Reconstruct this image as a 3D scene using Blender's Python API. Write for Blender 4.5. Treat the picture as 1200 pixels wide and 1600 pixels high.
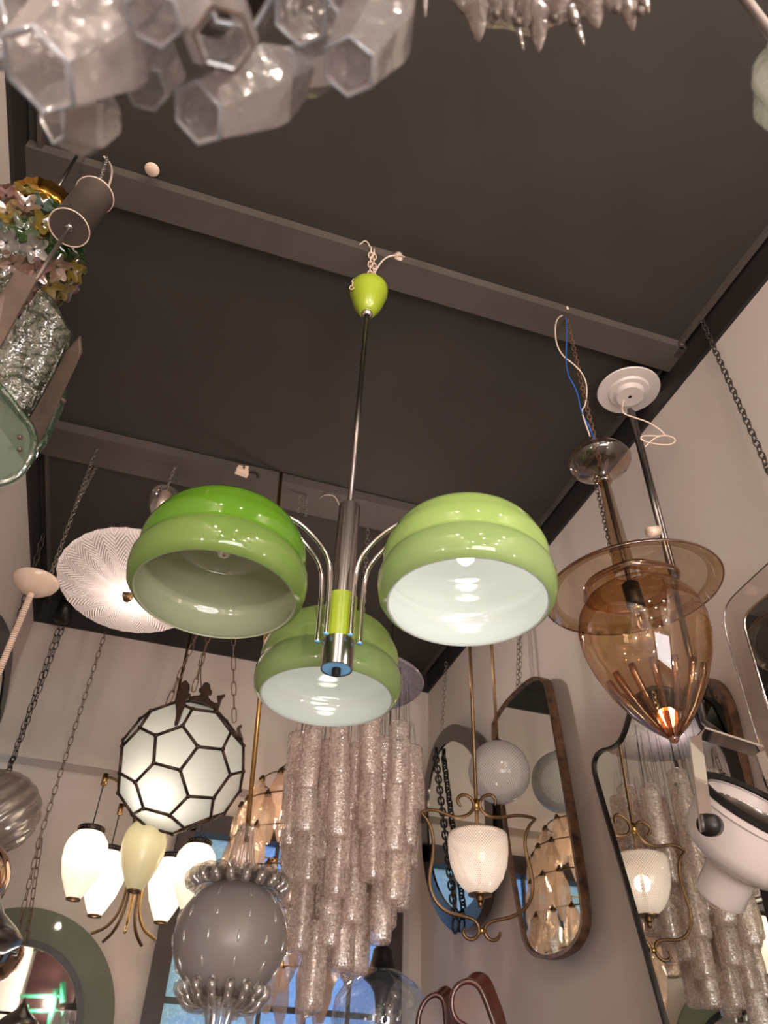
import bpy, math, random
from mathutils import Vector, Matrix
for o in list(bpy.data.objects): bpy.data.objects.remove(o)
S = bpy.context.scene; C = S.collection
PI = math.pi; H = 1.5                                     # H: eye height above the floor
# ---------------------------------------------------------------- camera
YAW, PITCH, ROLL, F = 0.28419589, 0.68903556, 0.04474879, 1217.1
def _axes():
    cy, sy, cp, sp, cr, sr = math.cos(YAW), math.sin(YAW), math.cos(PITCH), math.sin(PITCH), math.cos(ROLL), math.sin(ROLL)
    f = Vector((sy*cp, cy*cp, sp)); r = Vector((cy, -sy, 0)); u = r.cross(f)
    return cr*r+sr*u, -sr*r+cr*u, f
AR, AU, AF = _axes()
cd = bpy.data.cameras.new('camera'); cam = bpy.data.objects.new('camera', cd); C.objects.link(cam); S.camera = cam
cam.matrix_world = Matrix(((AR.x, AU.x, -AF.x, 0), (AR.y, AU.y, -AF.y, 0), (AR.z, AU.z, -AF.z, H), (0, 0, 0, 1)))
cd.sensor_fit = 'HORIZONTAL'; cd.sensor_width = 36; cd.lens = 36*F/1200; cd.clip_start = 0.02
cd.dof.use_dof = True; cd.dof.focus_distance = 1.9; cd.dof.aperture_fstop = 7.0
S.view_settings.view_transform = 'Standard'; S.view_settings.look = 'None'; S.view_settings.gamma = 1
S.view_settings.use_curve_mapping = False; S.view_settings.exposure = 1.28
# ---------------------------------------------------------------- world: daylight outside the shop windows
w = bpy.data.worlds.new('world'); S.world = w; w.use_nodes = True
w.node_tree.nodes['Background'].inputs[0].default_value = (0.60, 0.76, 0.90, 1); w.node_tree.nodes['Background'].inputs[1].default_value = 0.55
# ---------------------------------------------------------------- lamps of the room behind the viewer
def area(loc, tgt, sx, sy, power, col):
    l = bpy.data.lights.new('daylight', 'AREA'); l.shape = 'RECTANGLE'; l.size = sx; l.size_y = sy; l.energy = power; l.color = col
    o = bpy.data.objects.new('shop_front_daylight', l); C.objects.link(o); o.location = loc
    o.rotation_euler = (Vector(tgt)-Vector(loc)).to_track_quat('-Z', 'Y').to_euler(); return o
area((0.33, -2.35, 1.0), (0.33, 2.4, 2.5), 1.7, 1.3, 28, (1.0, 0.93, 0.90))
def point(loc, power, col=(1, .86, .70), r=.03, name='bulb_light'):
    l = bpy.data.lights.new(name, 'POINT'); l.energy = power; l.color = col; l.shadow_soft_size = r
    o = bpy.data.objects.new(name, l); C.objects.link(o); o.location = loc; return o
for (x, y, z, p) in ((-.45, -.4, 3.2, 8), (.3, -.7, 3.3, 9), (1.1, -.5, 3.2, 8), (-.45, -1.3, 3.0, 9), (1.1, -1.4, 3.0, 9), (.35, -1.9, 3.2, 12), (-.5, .2, 1.9, 2.5), (1.1, .15, 1.8, 1.8), (.3, -.5, 1.7, 3.5), (-.3, -1.0, 1.2, 6), (.9, -1.1, 1.2, 6), (-.4, -2.1, 2.5, 11), (1.1, -2.1, 2.5, 11), (.35, -2.2, 2.1, 9)):
    point((x, y, z), p, (1, .84, .70), .022, 'spot_bulb_light')
# ---------------------------------------------------------------- pixel helpers (a point on the sight line at a chosen real distance)
def ray(x, y): return AF+(x-600)/F*AR-(y-800)/F*AU
O = Vector((0, 0, H))
def aty(x, y, Y): d = ray(x, y); return O+d*(Y/d.y)
def atx(x, y, X): d = ray(x, y); return O+d*(X/d.x)
def atz(x, y, z): d = ray(x, y); return O+d*(z/d.z)
def atd(x, y, D): d = ray(x, y); return O+d.normalized()*D
def px(p, n): return n/F*((Vector(p)-O).dot(AF))         # n pixels at the distance of p, in metres
def V(*a): return Vector(a)
# ---------------------------------------------------------------- materials
def newmat(n):
    m = bpy.data.materials.new(n); m.use_nodes = True; nt = m.node_tree; nt.nodes.clear()
    out = nt.nodes.new('ShaderNodeOutputMaterial'); return m, nt, out
def nd(nt, t, **k):
    n = nt.nodes.new('ShaderNode'+t)
    for a, b in k.items(): setattr(n, a, b)
    return n
def noise_bump(nt, scale, strength, dist=.002, kind='noise', vec=None):
    if kind == 'noise': t = nd(nt, 'TexNoise'); t.inputs['Scale'].default_value = scale; t.inputs['Detail'].default_value = 3; o = t.outputs[0]
    else: t = nd(nt, 'TexVoronoi'); t.inputs['Scale'].default_value = scale; o = t.outputs[0]
    tc = nd(nt, 'TexCoord'); nt.links.new(vec or tc.outputs['Object'], t.inputs['Vector'])
    b = nd(nt, 'Bump'); b.inputs['Strength'].default_value = strength; b.inputs['Distance'].default_value = dist
    nt.links.new(o, b.inputs['Height']); return b.outputs[0]
def pbr(n, col, rough=.5, metal=0, coat=0, spec=.5, var=0, vscale=8, bump=0, bscale=60, col2=None, trans=0):
    m, nt, out = newmat(n); p = nd(nt, 'BsdfPrincipled'); nt.links.new(p.outputs[0], out.inputs[0])
    p.inputs['Base Color'].default_value = (*col, 1); p.inputs['Roughness'].default_value = rough; p.inputs['Metallic'].default_value = metal
    p.inputs['Coat Weight'].default_value = coat; p.inputs['Coat Roughness'].default_value = .03; p.inputs['Specular IOR Level'].default_value = spec
    tc = nd(nt, 'TexCoord'); t = nd(nt, 'TexNoise'); t.inputs['Scale'].default_value = vscale; t.inputs['Detail'].default_value = 4
    nt.links.new(tc.outputs['Object'], t.inputs['Vector'])
    r = nd(nt, 'MapRange'); r.inputs[1].default_value = .4; r.inputs[2].default_value = .68; nt.links.new(t.outputs[0], r.inputs[0])
    mx = nd(nt, 'MixRGB'); mx.inputs[1].default_value = (*col, 1); mx.inputs[2].default_value = (*(col2 or [c*(1-var) for c in col]), 1)
    nt.links.new(r.outputs[0], mx.inputs[0]); nt.links.new(mx.outputs[0], p.inputs['Base Color'])
    if bump: nt.links.new(noise_bump(nt, bscale, bump), p.inputs['Normal'])
    return m
def thin_glass(n, tint, refl=.08, rough=.02, bump=0, bscale=30, dist=.004, fleck=0, haze=0, hazecol=(.8, .8, .8), bkind='noise', rim=None, trl=.5):
    """blown glass shell: tinted transmission, fresnel reflection and some scattering haze"""
    m, nt, out = newmat(n)
    tr = nd(nt, 'BsdfTransparent'); gl = nd(nt, 'BsdfGlossy'); gl.inputs['Roughness'].default_value = rough; gl.inputs[0].default_value = (1, 1, 1, 1)
    lw = nd(nt, 'LayerWeight'); lw.inputs['Blend'].default_value = .5
    cm = nd(nt, 'MixRGB'); cm.inputs[1].default_value = (*tint, 1); cm.inputs[2].default_value = (*(rim or [t*t for t in tint]), 1)
    pw = nd(nt, 'Math', operation='POWER'); pw.inputs[1].default_value = 3; nt.links.new(lw.outputs['Facing'], pw.inputs[0]); nt.links.new(pw.outputs[0], cm.inputs[0])
    nt.links.new(cm.outputs[0], tr.inputs[0])
    base = tr.outputs[0]
    nb = noise_bump(nt, bscale, bump, dist, bkind) if bump else None
    if haze:
        df = nd(nt, 'BsdfDiffuse'); tl = nd(nt, 'BsdfTranslucent'); df.inputs[0].default_value = tl.inputs[0].default_value = (*hazecol, 1)
        a = nd(nt, 'MixShader'); a.inputs[0].default_value = trl; nt.links.new(df.outputs[0], a.inputs[1]); nt.links.new(tl.outputs[0], a.inputs[2])
        b = nd(nt, 'MixShader'); b.inputs[0].default_value = haze; nt.links.new(base, b.inputs[1]); nt.links.new(a.outputs[0], b.inputs[2]); base = b.outputs[0]
        if fleck:                                         # crackle: milky flecks and clear gaps in the glass
            tc = nd(nt, 'TexCoord'); t = nd(nt, 'TexNoise'); t.inputs['Scale'].default_value = fleck; t.inputs['Detail'].default_value = 5; t.inputs['Roughness'].default_value = .7
            nt.links.new(tc.outputs['Object'], t.inputs['Vector'])
            r_ = nd(nt, 'MapRange'); r_.inputs[1].default_value = .38; r_.inputs[2].default_value = .66; r_.inputs[3].default_value = haze*.35; r_.inputs[4].default_value = min(1, haze*1.7)
            nt.links.new(t.outputs[0], r_.inputs[0]); nt.links.new(r_.outputs[0], b.inputs[0])
        if nb: nt.links.new(nb, df.inputs['Normal']); nt.links.new(nb, tl.inputs['Normal'])
    mr = nd(nt, 'Math', operation='MULTIPLY_ADD'); mr.inputs[1].default_value = .55; mr.inputs[2].default_value = refl; nt.links.new(pw.outputs[0], mr.inputs[0])
    x = nd(nt, 'MixShader'); nt.links.new(mr.outputs[0], x.inputs[0]); nt.links.new(base, x.inputs[1]); nt.links.new(gl.outputs[0], x.inputs[2])
    if nb: nt.links.new(nb, gl.inputs['Normal']); nt.links.new(nb, lw.inputs['Normal'])
    nt.links.new(x.outputs[0], out.inputs[0]); return m
def opal(n, col, trl=.4, gloss=.06, rough=.08, bump=0, bscale=40, transp=0, tcol=None):
    """opal / cased glass: diffuse outside, lets light through, glossy skin"""
    m, nt, out = newmat(n)
    df = nd(nt, 'BsdfDiffuse'); tl = nd(nt, 'BsdfTranslucent'); gl = nd(nt, 'BsdfGlossy'); gl.inputs['Roughness'].default_value = rough
    df.inputs[0].default_value = (*col, 1); tl.inputs[0].default_value = (*(tcol or col), 1)
    a = nd(nt, 'MixShader'); a.inputs[0].default_value = trl; nt.links.new(df.outputs[0], a.inputs[1]); nt.links.new(tl.outputs[0], a.inputs[2]); base = a.outputs[0]
    if transp:
        tr = nd(nt, 'BsdfTransparent'); b = nd(nt, 'MixShader'); b.inputs[0].default_value = transp
        nt.links.new(base, b.inputs[1]); nt.links.new(tr.outputs[0], b.inputs[2]); base = b.outputs[0]
    fr = nd(nt, 'Fresnel'); fr.inputs[0].default_value = 1.5
    ad = nd(nt, 'Math', operation='ADD'); ad.inputs[1].default_value = gloss-.04; nt.links.new(fr.outputs[0], ad.inputs[0])
    x = nd(nt, 'MixShader'); nt.links.new(ad.outputs[0], x.inputs[0]); nt.links.new(base, x.inputs[1]); nt.links.new(gl.outputs[0], x.inputs[2])
    if bump:
        nb = noise_bump(nt, bscale, bump, .004)
        for q in (df, tl, gl): nt.links.new(nb, q.inputs['Normal'])
    nt.links.new(x.outputs[0], out.inputs[0]); return m
def lattice(n, a, b, thread, hole_tr, width=.35, trl=.5):
    """white glass threads crossing diagonally around the local z axis"""
    m, nt, out = newmat(n); L = nt.links.new
    tc = nd(nt, 'TexCoord'); sp = nd(nt, 'SeparateXYZ'); L(tc.outputs['Object'], sp.inputs[0])
    at = nd(nt, 'Math', operation='ARCTAN2'); L(sp.outputs[1], at.inputs[0]); L(sp.outputs[0], at.inputs[1])
    ta = nd(nt, 'Math', operation='MULTIPLY'); ta.inputs[1].default_value = a; L(at.outputs[0], ta.inputs[0])
    zb = nd(nt, 'Math', operation='MULTIPLY'); zb.inputs[1].default_value = b; L(sp.outputs[2], zb.inputs[0])
    outs = []
    for op in ('ADD', 'SUBTRACT'):
        q = nd(nt, 'Math', operation=op); L(ta.outputs[0], q.inputs[0]); L(zb.outputs[0], q.inputs[1])
        s = nd(nt, 'Math', operation='SINE'); L(q.outputs[0], s.inputs[0]); s2 = nd(nt, 'Math', operation='ABSOLUTE'); L(s.outputs[0], s2.inputs[0]); outs.append(s2)
    mn = nd(nt, 'Math', operation='MINIMUM'); L(outs[0].outputs[0], mn.inputs[0]); L(outs[1].outputs[0], mn.inputs[1])
    mr = nd(nt, 'MapRange'); mr.inputs[1].default_value = width; mr.inputs[2].default_value = width+.15; L(mn.outputs[0], mr.inputs[0])
    df = nd(nt, 'BsdfDiffuse'); tl = nd(nt, 'BsdfTranslucent'); tr = nd(nt, 'BsdfTransparent'); gl = nd(nt, 'BsdfGlossy'); gl.inputs['Roughness'].default_value = .05
    df.inputs[0].default_value = tl.inputs[0].default_value = (*thread, 1)
    p = nd(nt, 'MixShader'); p.inputs[0].default_value = trl; L(df.outputs[0], p.inputs[1]); L(tl.outputs[0], p.inputs[2])
    hm = nd(nt, 'MixShader'); hm.inputs[0].default_value = hole_tr; L(p.outputs[0], hm.inputs[1]); L(tr.outputs[0], hm.inputs[2])
    q = nd(nt, 'MixShader'); L(mr.outputs[0], q.inputs[0]); L(p.outputs[0], q.inputs[1]); L(hm.outputs[0], q.inputs[2])
    fr = nd(nt, 'Fresnel'); fr.inputs[0].default_value = 1.45
    x = nd(nt, 'MixShader'); L(fr.outputs[0], x.inputs[0]); L(q.outputs[0], x.inputs[1]); L(gl.outputs[0], x.inputs[2]); L(x.outputs[0], out.inputs[0]); return m
def emis(n, col, s):
    m, nt, out = newmat(n); e = nd(nt, 'Emission'); e.inputs[0].default_value = (*col, 1); e.inputs[1].default_value = s; nt.links.new(e.outputs[0], out.inputs[0]); return m

M = dict(
 wall=pbr('wall_plaster', (.47, .43, .395), .9, col2=(.50, .415, .40), vscale=2.2, bump=.08, bscale=90),
 ceil=pbr('dark_ceiling_paint', (.038, .033, .029), .8, spec=.25, col2=(.044, .038, .033), vscale=3, bump=.06, bscale=120),
 beam=pbr('dark_beam_paint', (.080, .066, .058), .65, var=.15, vscale=5, spec=.3),
 band=pbr('black_cornice_paint', (.014, .011, .010), .6, var=.2, vscale=5),
 floor=pbr('floor_tiles', (.20, .16, .13), .4, var=.3, vscale=6),
 lime=opal('lime_opal_glass', (.37, .54, .16), .35, .07, .06),
 green=opal('deep_green_opal_glass', (.125, .30, .020), .32, .07, .06, tcol=(.2, .42, .05)),
 white_in=opal('white_opal_lining', (.76, .80, .78), .45, .06, .08),
 green_lit_in=opal('green_lit_white_lining', (.56, .62, .42), .35, .06, .08),  # white lining; green light coming through the glass is put into its colour
 lime_low=opal('pale_lime_opal_glass', (.32, .46, .17), .35, .07, .06), green_low=opal('pale_green_opal_glass', (.20, .33, .075), .35, .07, .06),
 lime_paint=pbr('lime_lacquer', (.32, .42, .030), .28, coat=.4, var=.05),
 chrome=pbr('chrome', (.80, .77, .74), .07, 1, var=.05), chrome_dark=pbr('brushed_nickel', (.42, .39, .38), .22, 1, var=.1),
 steel=pbr('steel_rod', (.22, .20, .19), .3, 1, var=.15), blue_refl=pbr('painted_blue_reflection', (.22, .58, 1.0), .3, var=.05),  # the blue is window light reflected in chrome, painted as a colour
 black=pbr('black_metal', (.02, .018, .017), .35, .5, var=.2), brass=pbr('polished_brass', (.58, .36, .14), .2, 1, var=.15),
 oldbrass=pbr('aged_brass', (.24, .15, .08), .38, 1, var=.35, vscale=20), bronze=pbr('dark_bronze', (.075, .045, .032), .42, .7, var=.4, vscale=30),
 rust=pbr('rusty_iron_chain', (.20, .115, .075), .55, .6, var=.4, vscale=40), ironchain=pbr('dark_iron_chain', (.085, .07, .06), .45, .7, var=.3, vscale=40),
 zinc=pbr('zinc_chain', (.32, .29, .26), .35, .8, var=.3, vscale=40), cream=pbr('cream_plastic', (.76, .58, .47), .25, coat=.3, var=.05),
 whitepl=pbr('white_enamel', (.62, .55, .53), .3, coat=.3, var=.06), wire_white=pbr('white_cable', (.60, .50, .42), .4, var=.1), wire_blue=pbr('blue_cable', (.02, .10, .42), .35, var=.1),
 grey=pbr('grey_brushed_metal', (.125, .10, .088), .4, .6, var=.2, vscale=12), brownmetal=pbr('brown_oxidised_metal', (.16, .115, .095), .5, .5, var=.35, vscale=14),
 mirror=pbr('mirror_silvering', (.80, .82, .78), .015, 1, col2=(.76, .79, .75), vscale=2), smoke=pbr('smoked_mirror_glass', (.10, .085, .075), .12, 1, var=.15),
 greenmirror=pbr('green_grey_glass_border', (.085, .095, .065), .5, 0, spec=.3, coat=.12, var=.15), woodframe=pbr('worn_brown_frame', (.12, .06, .032), .45, .3, var=.75, vscale=35, bump=.3, bscale=50),
 darkwood=pbr('dark_red_polished_wood', (.06, .014, .010), .22, coat=.6, var=.5, vscale=12), frame_dark=pbr('dark_window_frame', (.035, .022, .022), .5, var=.2),
 lead=pbr('lead_bars', (.06, .065, .07), .5, .3, var=.2), gold=pbr('gold_leaf_glass', (.85, .45, .08), .12, 1, var=.3, vscale=30, bump=.6, bscale=60),
 amber=thin_glass('amber_blown_glass', (.82, .65, .47), .07, .015), amber_pale=thin_glass('pale_amber_glass', (.80, .69, .56), .05, .02),
 amber_dark=thin_glass('thick_amber_glass', (.64, .40, .20), .16, .04), amber_cup=thin_glass('amber_cup_glass', (.72, .60, .48), .12, .02),
 clear=thin_glass('clear_glass', (.93, .93, .92), .07, .02), ruffle=thin_glass('clear_ruffled_glass', (.90, .88, .86), .22, .04, haze=.04, hazecol=(.8, .76, .72)),
 poly=thin_glass('pink_polyhedral_glass', (.85, .76, .70), .14, .08, bump=1, bscale=45, haze=.30, hazecol=(.85, .72, .62), trl=.6),
 polynear=thin_glass('milky_polyhedral_glass', (.60, .58, .60), .12, .14, bump=1, bscale=34, haze=.42, hazecol=(.47, .435, .43)),
 polyrim=thin_glass('polyhedral_glass_rim', (.50, .55, .60), .2, .1, haze=.6, hazecol=(.36, .42, .50)),
 tube=thin_glass('crackled_pink_glass', (.84, .77, .74), .10, .16, bump=.5, bscale=150, dist=.002, bkind='voronoi', haze=.42, fleck=110, hazecol=(.92, .82, .76), trl=.5),
 ice=thin_glass('icy_glass', (.62, .55, .52), .2, .10, bump=1.0, bscale=70, haze=.5, hazecol=(.42, .35, .33)),
 slab=thin_glass('hammered_green_glass_slab', (.50, .54, .46), .12, .07, bump=1.0, bscale=30, haze=.16, hazecol=(.20, .23, .18), dist=.02),
 slab_frost=thin_glass('frosted_green_glass', (.40, .55, .45), .08, .3, haze=.8, hazecol=(.20, .27, .20)), slab_edge=thin_glass('green_glass_edge', (.25, .50, .36), .25, .06, bump=1, bscale=60, haze=.5, hazecol=(.08, .20, .13)),
 edgeglass=thin_glass('pale_green_textured_glass', (.7, .75, .7), .2, .1, bump=1, bscale=60, haze=.7, hazecol=(.60, .62, .57)),
 frost=opal('frosted_grey_globe_glass', (.44, .39, .375), .45, .05, .35, transp=.22), cut=thin_glass('clear_cut_ovals', (.95, .95, .95), .35, .03, haze=.3, hazecol=(.9, .88, .85)),
 lantern=opal('milk_glass', (.74, .70, .66), .55, .05, .25), ivory=opal('ivory_glass', (.80, .76, .52), .45, .05, .25), panel=opal('opal_glass_panel', (.62, .63, .59), .55, .06, .18),
 plexi=thin_glass('clear_acrylic_border', (.95, .92, .91), .05, .02, haze=.04, hazecol=(.75, .62, .60)), lilacdisc=thin_glass('grey_frosted_disc', (.65, .60, .64), .1, .15, bump=.4, bscale=60, haze=.45, hazecol=(.36, .33, .36)),
 ribgrey=thin_glass('grey_ribbed_glass', (.66, .60, .57), .14, .08, bump=.5, bscale=30, haze=.55, hazecol=(.44, .37, .34)), copper=pbr('copper_mirror_ball', (.55, .36, .28), .08, 1, var=.1),
 smokyglobe=thin_glass('blue_grey_clear_glass', (.86, .88, .91), .10, .02, haze=.08, hazecol=(.5, .6, .75)), bulbglass=thin_glass('bulb_glass', (.95, .93, .9), .12, .02),
 basket=lattice('white_lattice_glass', 34, 330, (.88, .80, .74), .55, .42), globe_lat=lattice('white_thread_lattice_glass', 30, 300, (.80, .76, .75), .45, .30),
 rackgreen=pbr('green_painted_metal', (.02, .16, .09), .4), redcloth=pbr('dark_red_panel', (.055, .018, .022), .6, var=.5, vscale=3),
 bulb_on=emis('lit_bulb', (1, .90, .74), 6), shell=None,
)
def shell_mat():
    m, nt, out = newmat('feather_pattern_glass'); L = nt.links.new
    tc = nd(nt, 'TexCoord'); sp = nd(nt, 'SeparateXYZ'); L(tc.outputs['Object'], sp.inputs[0])
    at = nd(nt, 'Math', operation='ARCTAN2'); L(sp.outputs[1], at.inputs[0]); L(sp.outputs[0], at.inputs[1])
    ln = nd(nt, 'VectorMath', operation='LENGTH'); L(tc.outputs['Object'], ln.inputs[0])
    m1 = nd(nt, 'Math', operation='MULTIPLY'); m1.inputs[1].default_value = 9; L(at.outputs[0], m1.inputs[0])
    tri = nd(nt, 'Math', operation='PINGPONG'); tri.inputs[1].default_value = 1.57; L(m1.outputs[0], tri.inputs[0])
    r = nd(nt, 'Math', operation='MULTIPLY'); r.inputs[1].default_value = 520; L(ln.outputs['Value'], r.inputs[0])
    t3 = nd(nt, 'Math', operation='MULTIPLY'); t3.inputs[1].default_value = 13; L(tri.outputs[0], t3.inputs[0])
    ad = nd(nt, 'Math', operation='ADD'); L(r.outputs[0], ad.inputs[0]); L(t3.outputs[0], ad.inputs[1])
    s = nd(nt, 'Math', operation='SINE'); L(ad.outputs[0], s.inputs[0])
    b = nd(nt, 'Bump'); b.inputs['Strength'].default_value = .9; b.inputs['Distance'].default_value = .004; L(s.outputs[0], b.inputs['Height'])
    mx = nd(nt, 'MixRGB'); mr = nd(nt, 'MapRange'); mr.inputs[1].default_value = -1; L(s.outputs[0], mr.inputs[0]); L(mr.outputs[0], mx.inputs[0])
    mx.inputs[1].default_value = (.66, .59, .57, 1); mx.inputs[2].default_value = (.84, .77, .75, 1)
    df = nd(nt, 'BsdfDiffuse'); tl = nd(nt, 'BsdfTranslucent'); gl = nd(nt, 'BsdfGlossy'); gl.inputs['Roughness'].default_value = .15
    for q in (df, tl): L(mx.outputs[0], q.inputs[0])
    for q in (df, tl, gl): L(b.outputs[0], q.inputs['Normal'])
    a = nd(nt, 'MixShader'); a.inputs[0].default_value = .55; L(df.outputs[0], a.inputs[1]); L(tl.outputs[0], a.inputs[2])
    x = nd(nt, 'MixShader'); x.inputs[0].default_value = .12; L(a.outputs[0], x.inputs[1]); L(gl.outputs[0], x.inputs[2]); L(x.outputs[0], out.inputs[0]); return m
M['shell'] = shell_mat()
def pane_mat():
    m, nt, out = newmat('textured_window_glass'); L = nt.links.new
    nb = noise_bump(nt, 55, 1.0, .01, 'voronoi')
    tl = nd(nt, 'BsdfTranslucent'); tr = nd(nt, 'BsdfRefraction'); gl = nd(nt, 'BsdfGlossy'); gl.inputs['Roughness'].default_value = .15; tr.inputs['Roughness'].default_value = .25; tr.inputs['IOR'].default_value = 1.1
    tc = nd(nt, 'TexCoord'); t = nd(nt, 'TexNoise'); t.inputs['Scale'].default_value = 2.0; L(tc.outputs['Object'], t.inputs['Vector'])
    cr = nd(nt, 'MixRGB'); cr.inputs[1].default_value = (.66, .74, .73, 1); cr.inputs[2].default_value = (.56, .69, .92, 1)
    mr = nd(nt, 'MapRange'); mr.inputs[1].default_value = .42; mr.inputs[2].default_value = .58; L(t.outputs[0], mr.inputs[0]); L(mr.outputs[0], cr.inputs[0])
    for q in (tl, tr): L(cr.outputs[0], q.inputs[0]); L(nb, q.inputs['Normal'])
    L(nb, gl.inputs['Normal'])
    a = nd(nt, 'MixShader'); a.inputs[0].default_value = .45; L(tl.outputs[0], a.inputs[1]); L(tr.outputs[0], a.inputs[2])
    x = nd(nt, 'MixShader'); x.inputs[0].default_value = .08; L(a.outputs[0], x.inputs[1]); L(gl.outputs[0], x.inputs[2]); L(x.outputs[0], out.inputs[0]); return m
M['pane'] = pane_mat()
# ---------------------------------------------------------------- mesh builder
def frame_of(axis, up=None):
    z = Vector(axis).normalized(); a = Vector(up) if up is not None else (V(0, 0, 1) if abs(z.z) < .9 else V(0, 1, 0))
    x = a.cross(z).normalized(); return x, z.cross(x), z
class MB:
    def __init__(s): s.v = []; s.f = []; s.m = []
    def add(s, vs, fs, mi=0):
        b = len(s.v); s.v += [Vector(v) for v in vs]; s.f += [tuple(i+b for i in f) for f in fs]; s.m += [mi]*len(fs); return s
    def lathe(s, P, axis, prof, seg=40, rib=None, mi=0, mis=None, phase=0, xup=None):
        x, y, z = frame_of(axis, xup); P = Vector(P); vs = []; n = len(prof)
        for i, q in enumerate(prof):
            t, r = q[0], q[1]
            for j in range(seg):
                a = 2*PI*j/seg+phase; rr = max(r, 1e-4); tt = t
                if rib:
                    k, amp = rib[0], rib[1](i/(n-1)) if callable(rib[1]) else rib[1]
                    rr *= 1+amp*math.cos(k*a)
                    if len(rib) > 2: tt += rib[2](i/(n-1))*math.cos(k*a)
                vs.append(P+x*(rr*math.cos(a))+y*(rr*math.sin(a))+z*tt)
        fs = []; ms = []
        for i in range(n-1):
            for j in range(seg):
                k = (j+1) % seg; fs.append((i*seg+j, i*seg+k, (i+1)*seg+k, (i+1)*seg+j)); ms.append(mis[i] if mis else mi)
        b = len(s.v); s.v += vs; s.f += [tuple(q+b for q in f) for f in fs]; s.m += ms; return s
    def cyl(s, p0, p1, r0, r1=None, seg=16, mi=0):
        p0, p1 = Vector(p0), Vector(p1); L = (p1-p0).length; r1 = r0 if r1 is None else r1
        return s.lathe(p0, p1-p0, [(0, 0), (0, r0), (L, r1), (L, 0)], seg, mi=mi)
    def ball(s, c, r, seg=20, sq=1, axis=(0, 0, 1), mi=0):
        n = max(6, seg//2); return s.lathe(Vector(c), axis, [(-r*sq*math.cos(PI*i/n), r*math.sin(PI*i/n)) for i in range(n+1)], seg, mi=mi)
    def tube(s, pts, r, seg=8, closed=False, smooth=0, mi=0):
        pts = [Vector(p) for p in pts]
        for _ in range(smooth):
            q = []
            n = len(pts); rng = range(n if closed else n-1)
            if not closed: q.append(pts[0])
            for i in rng:
                a, b = pts[i], pts[(i+1) % n]; q += [a*.75+b*.25, a*.25+b*.75]
            if not closed: q.append(pts[-1])
            pts = q
        n = len(pts); vs = []; prev = None
        for i, p in enumerate(pts):
            a = pts[(i-1) % n] if (closed or i > 0) else p; b = pts[(i+1) % n] if (closed or i < n-1) else p
            t = (b-a).normalized()
            if prev is None: x, y, _ = frame_of(t)
            else:
                x = prev-t*prev.dot(t); x = x.normalized() if x.length > 1e-6 else frame_of(t)[0]; y = t.cross(x)
            prev = x; rr = r(i/(n-1)) if callable(r) else r
            vs += [p+x*(rr*math.cos(2*PI*j/seg))+y*(rr*math.sin(2*PI*j/seg)) for j in range(seg)]
        fs = []
        for i in range(n if closed else n-1):
            for j in range(seg):
                k = (j+1) % seg; i2 = (i+1) % n; fs.append((i*seg+j, i*seg+k, i2*seg+k, i2*seg+j))
        if not closed: fs += [tuple(range(seg))[::-1], tuple((n-1)*seg+j for j in range(seg))]
        return s.add(vs, fs, mi)
    def box(s, c, d, R=None, mi=0, bev=0):
        c = Vector(c); vs = []
        for i in (-1, 1):
            for j in (-1, 1):
                for k in (-1, 1):
                    v = V(i*d[0]/2, j*d[1]/2, k*d[2]/2); vs.append(c+(R @ v if R else v))
        return s.add(vs, [(0, 1, 3, 2), (4, 6, 7, 5), (0, 4, 5, 1), (2, 3, 7, 6), (0, 2, 6, 4), (1, 5, 7, 3)], mi)
    def prism(s, pts, vec, mi=0, inset=0):
        pts = [Vector(p) for p in pts]; n = len(pts); vec = Vector(vec); c = sum(pts, V(0, 0, 0))/n
        if inset:
            rings = [[p+(c-p)*inset for p in pts], [p+vec*.25 for p in pts], [p+vec*.75 for p in pts], [p+vec+(c-p)*inset for p in pts]]
        else: rings = [pts, [p+vec for p in pts]]
        vs = [p for r in rings for p in r]; fs = [tuple(range(n))[::-1], tuple((len(rings)-1)*n+i for i in range(n))]
        for k in range(len(rings)-1):
            for i in range(n): j = (i+1) % n; fs.append((k*n+i, k*n+j, (k+1)*n+j, (k+1)*n+i))
        return s.add(vs, fs, mi)
    def ringframe(s, outer, inner, vec, mi=0):
        n = len(outer); vec = Vector(vec); vs = [Vector(p) for p in outer]+[Vector(p) for p in inner]+[Vector(p)+vec for p in outer]+[Vector(p)+vec for p in inner]; fs = []
        for i in range(n):
            j = (i+1) % n; fs += [(i, j, n+j, n+i), (2*n+i, 3*n+i, 3*n+j, 2*n+j), (i, 2*n+i, 2*n+j, j), (n+i, n+j, 3*n+j, 3*n+i)]
        return s.add(vs, fs, mi)
    def chain(s, p0, p1, ln=.022, w=.006, r=.0016, sag=0, seg=5, phase=0, mi=0):
        s.marks = getattr(s, 'marks', [])+[(len(s.v), len(s.f))]
        p0, p1 = Vector(p0), Vector(p1); L = (p1-p0).length; pitch = ln-2*r*1.6; n = max(1, int(round(L/pitch))); pitch = L/n
        for i in range(n):
            a = p0.lerp(p1, i/n)+V(0, 0, -sag*math.sin(PI*i/n)); b = p0.lerp(p1, (i+1)/n)+V(0, 0, -sag*math.sin(PI*(i+1)/n))
            x, y, z = frame_of(b-a, V(0.3, 1, 0.1)); c = (a+b)/2; h = pitch/2+r*1.4
            side = (x if i % 2 == 0 else y); side = (side*math.cos(phase)+(y if i % 2 == 0 else -x)*math.sin(phase))
            pts = []
            for k in range(10):
                t = 2*PI*k/10; cx, sz = math.cos(t), math.sin(t)
                pts.append(c+side*(w*cx)+z*((h-w)*(1 if sz > .01 else -1 if sz < -.01 else 0)+w*sz if h > w else h*sz))
            s.tube(pts, r, seg, closed=True, mi=mi)
        return s
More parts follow.
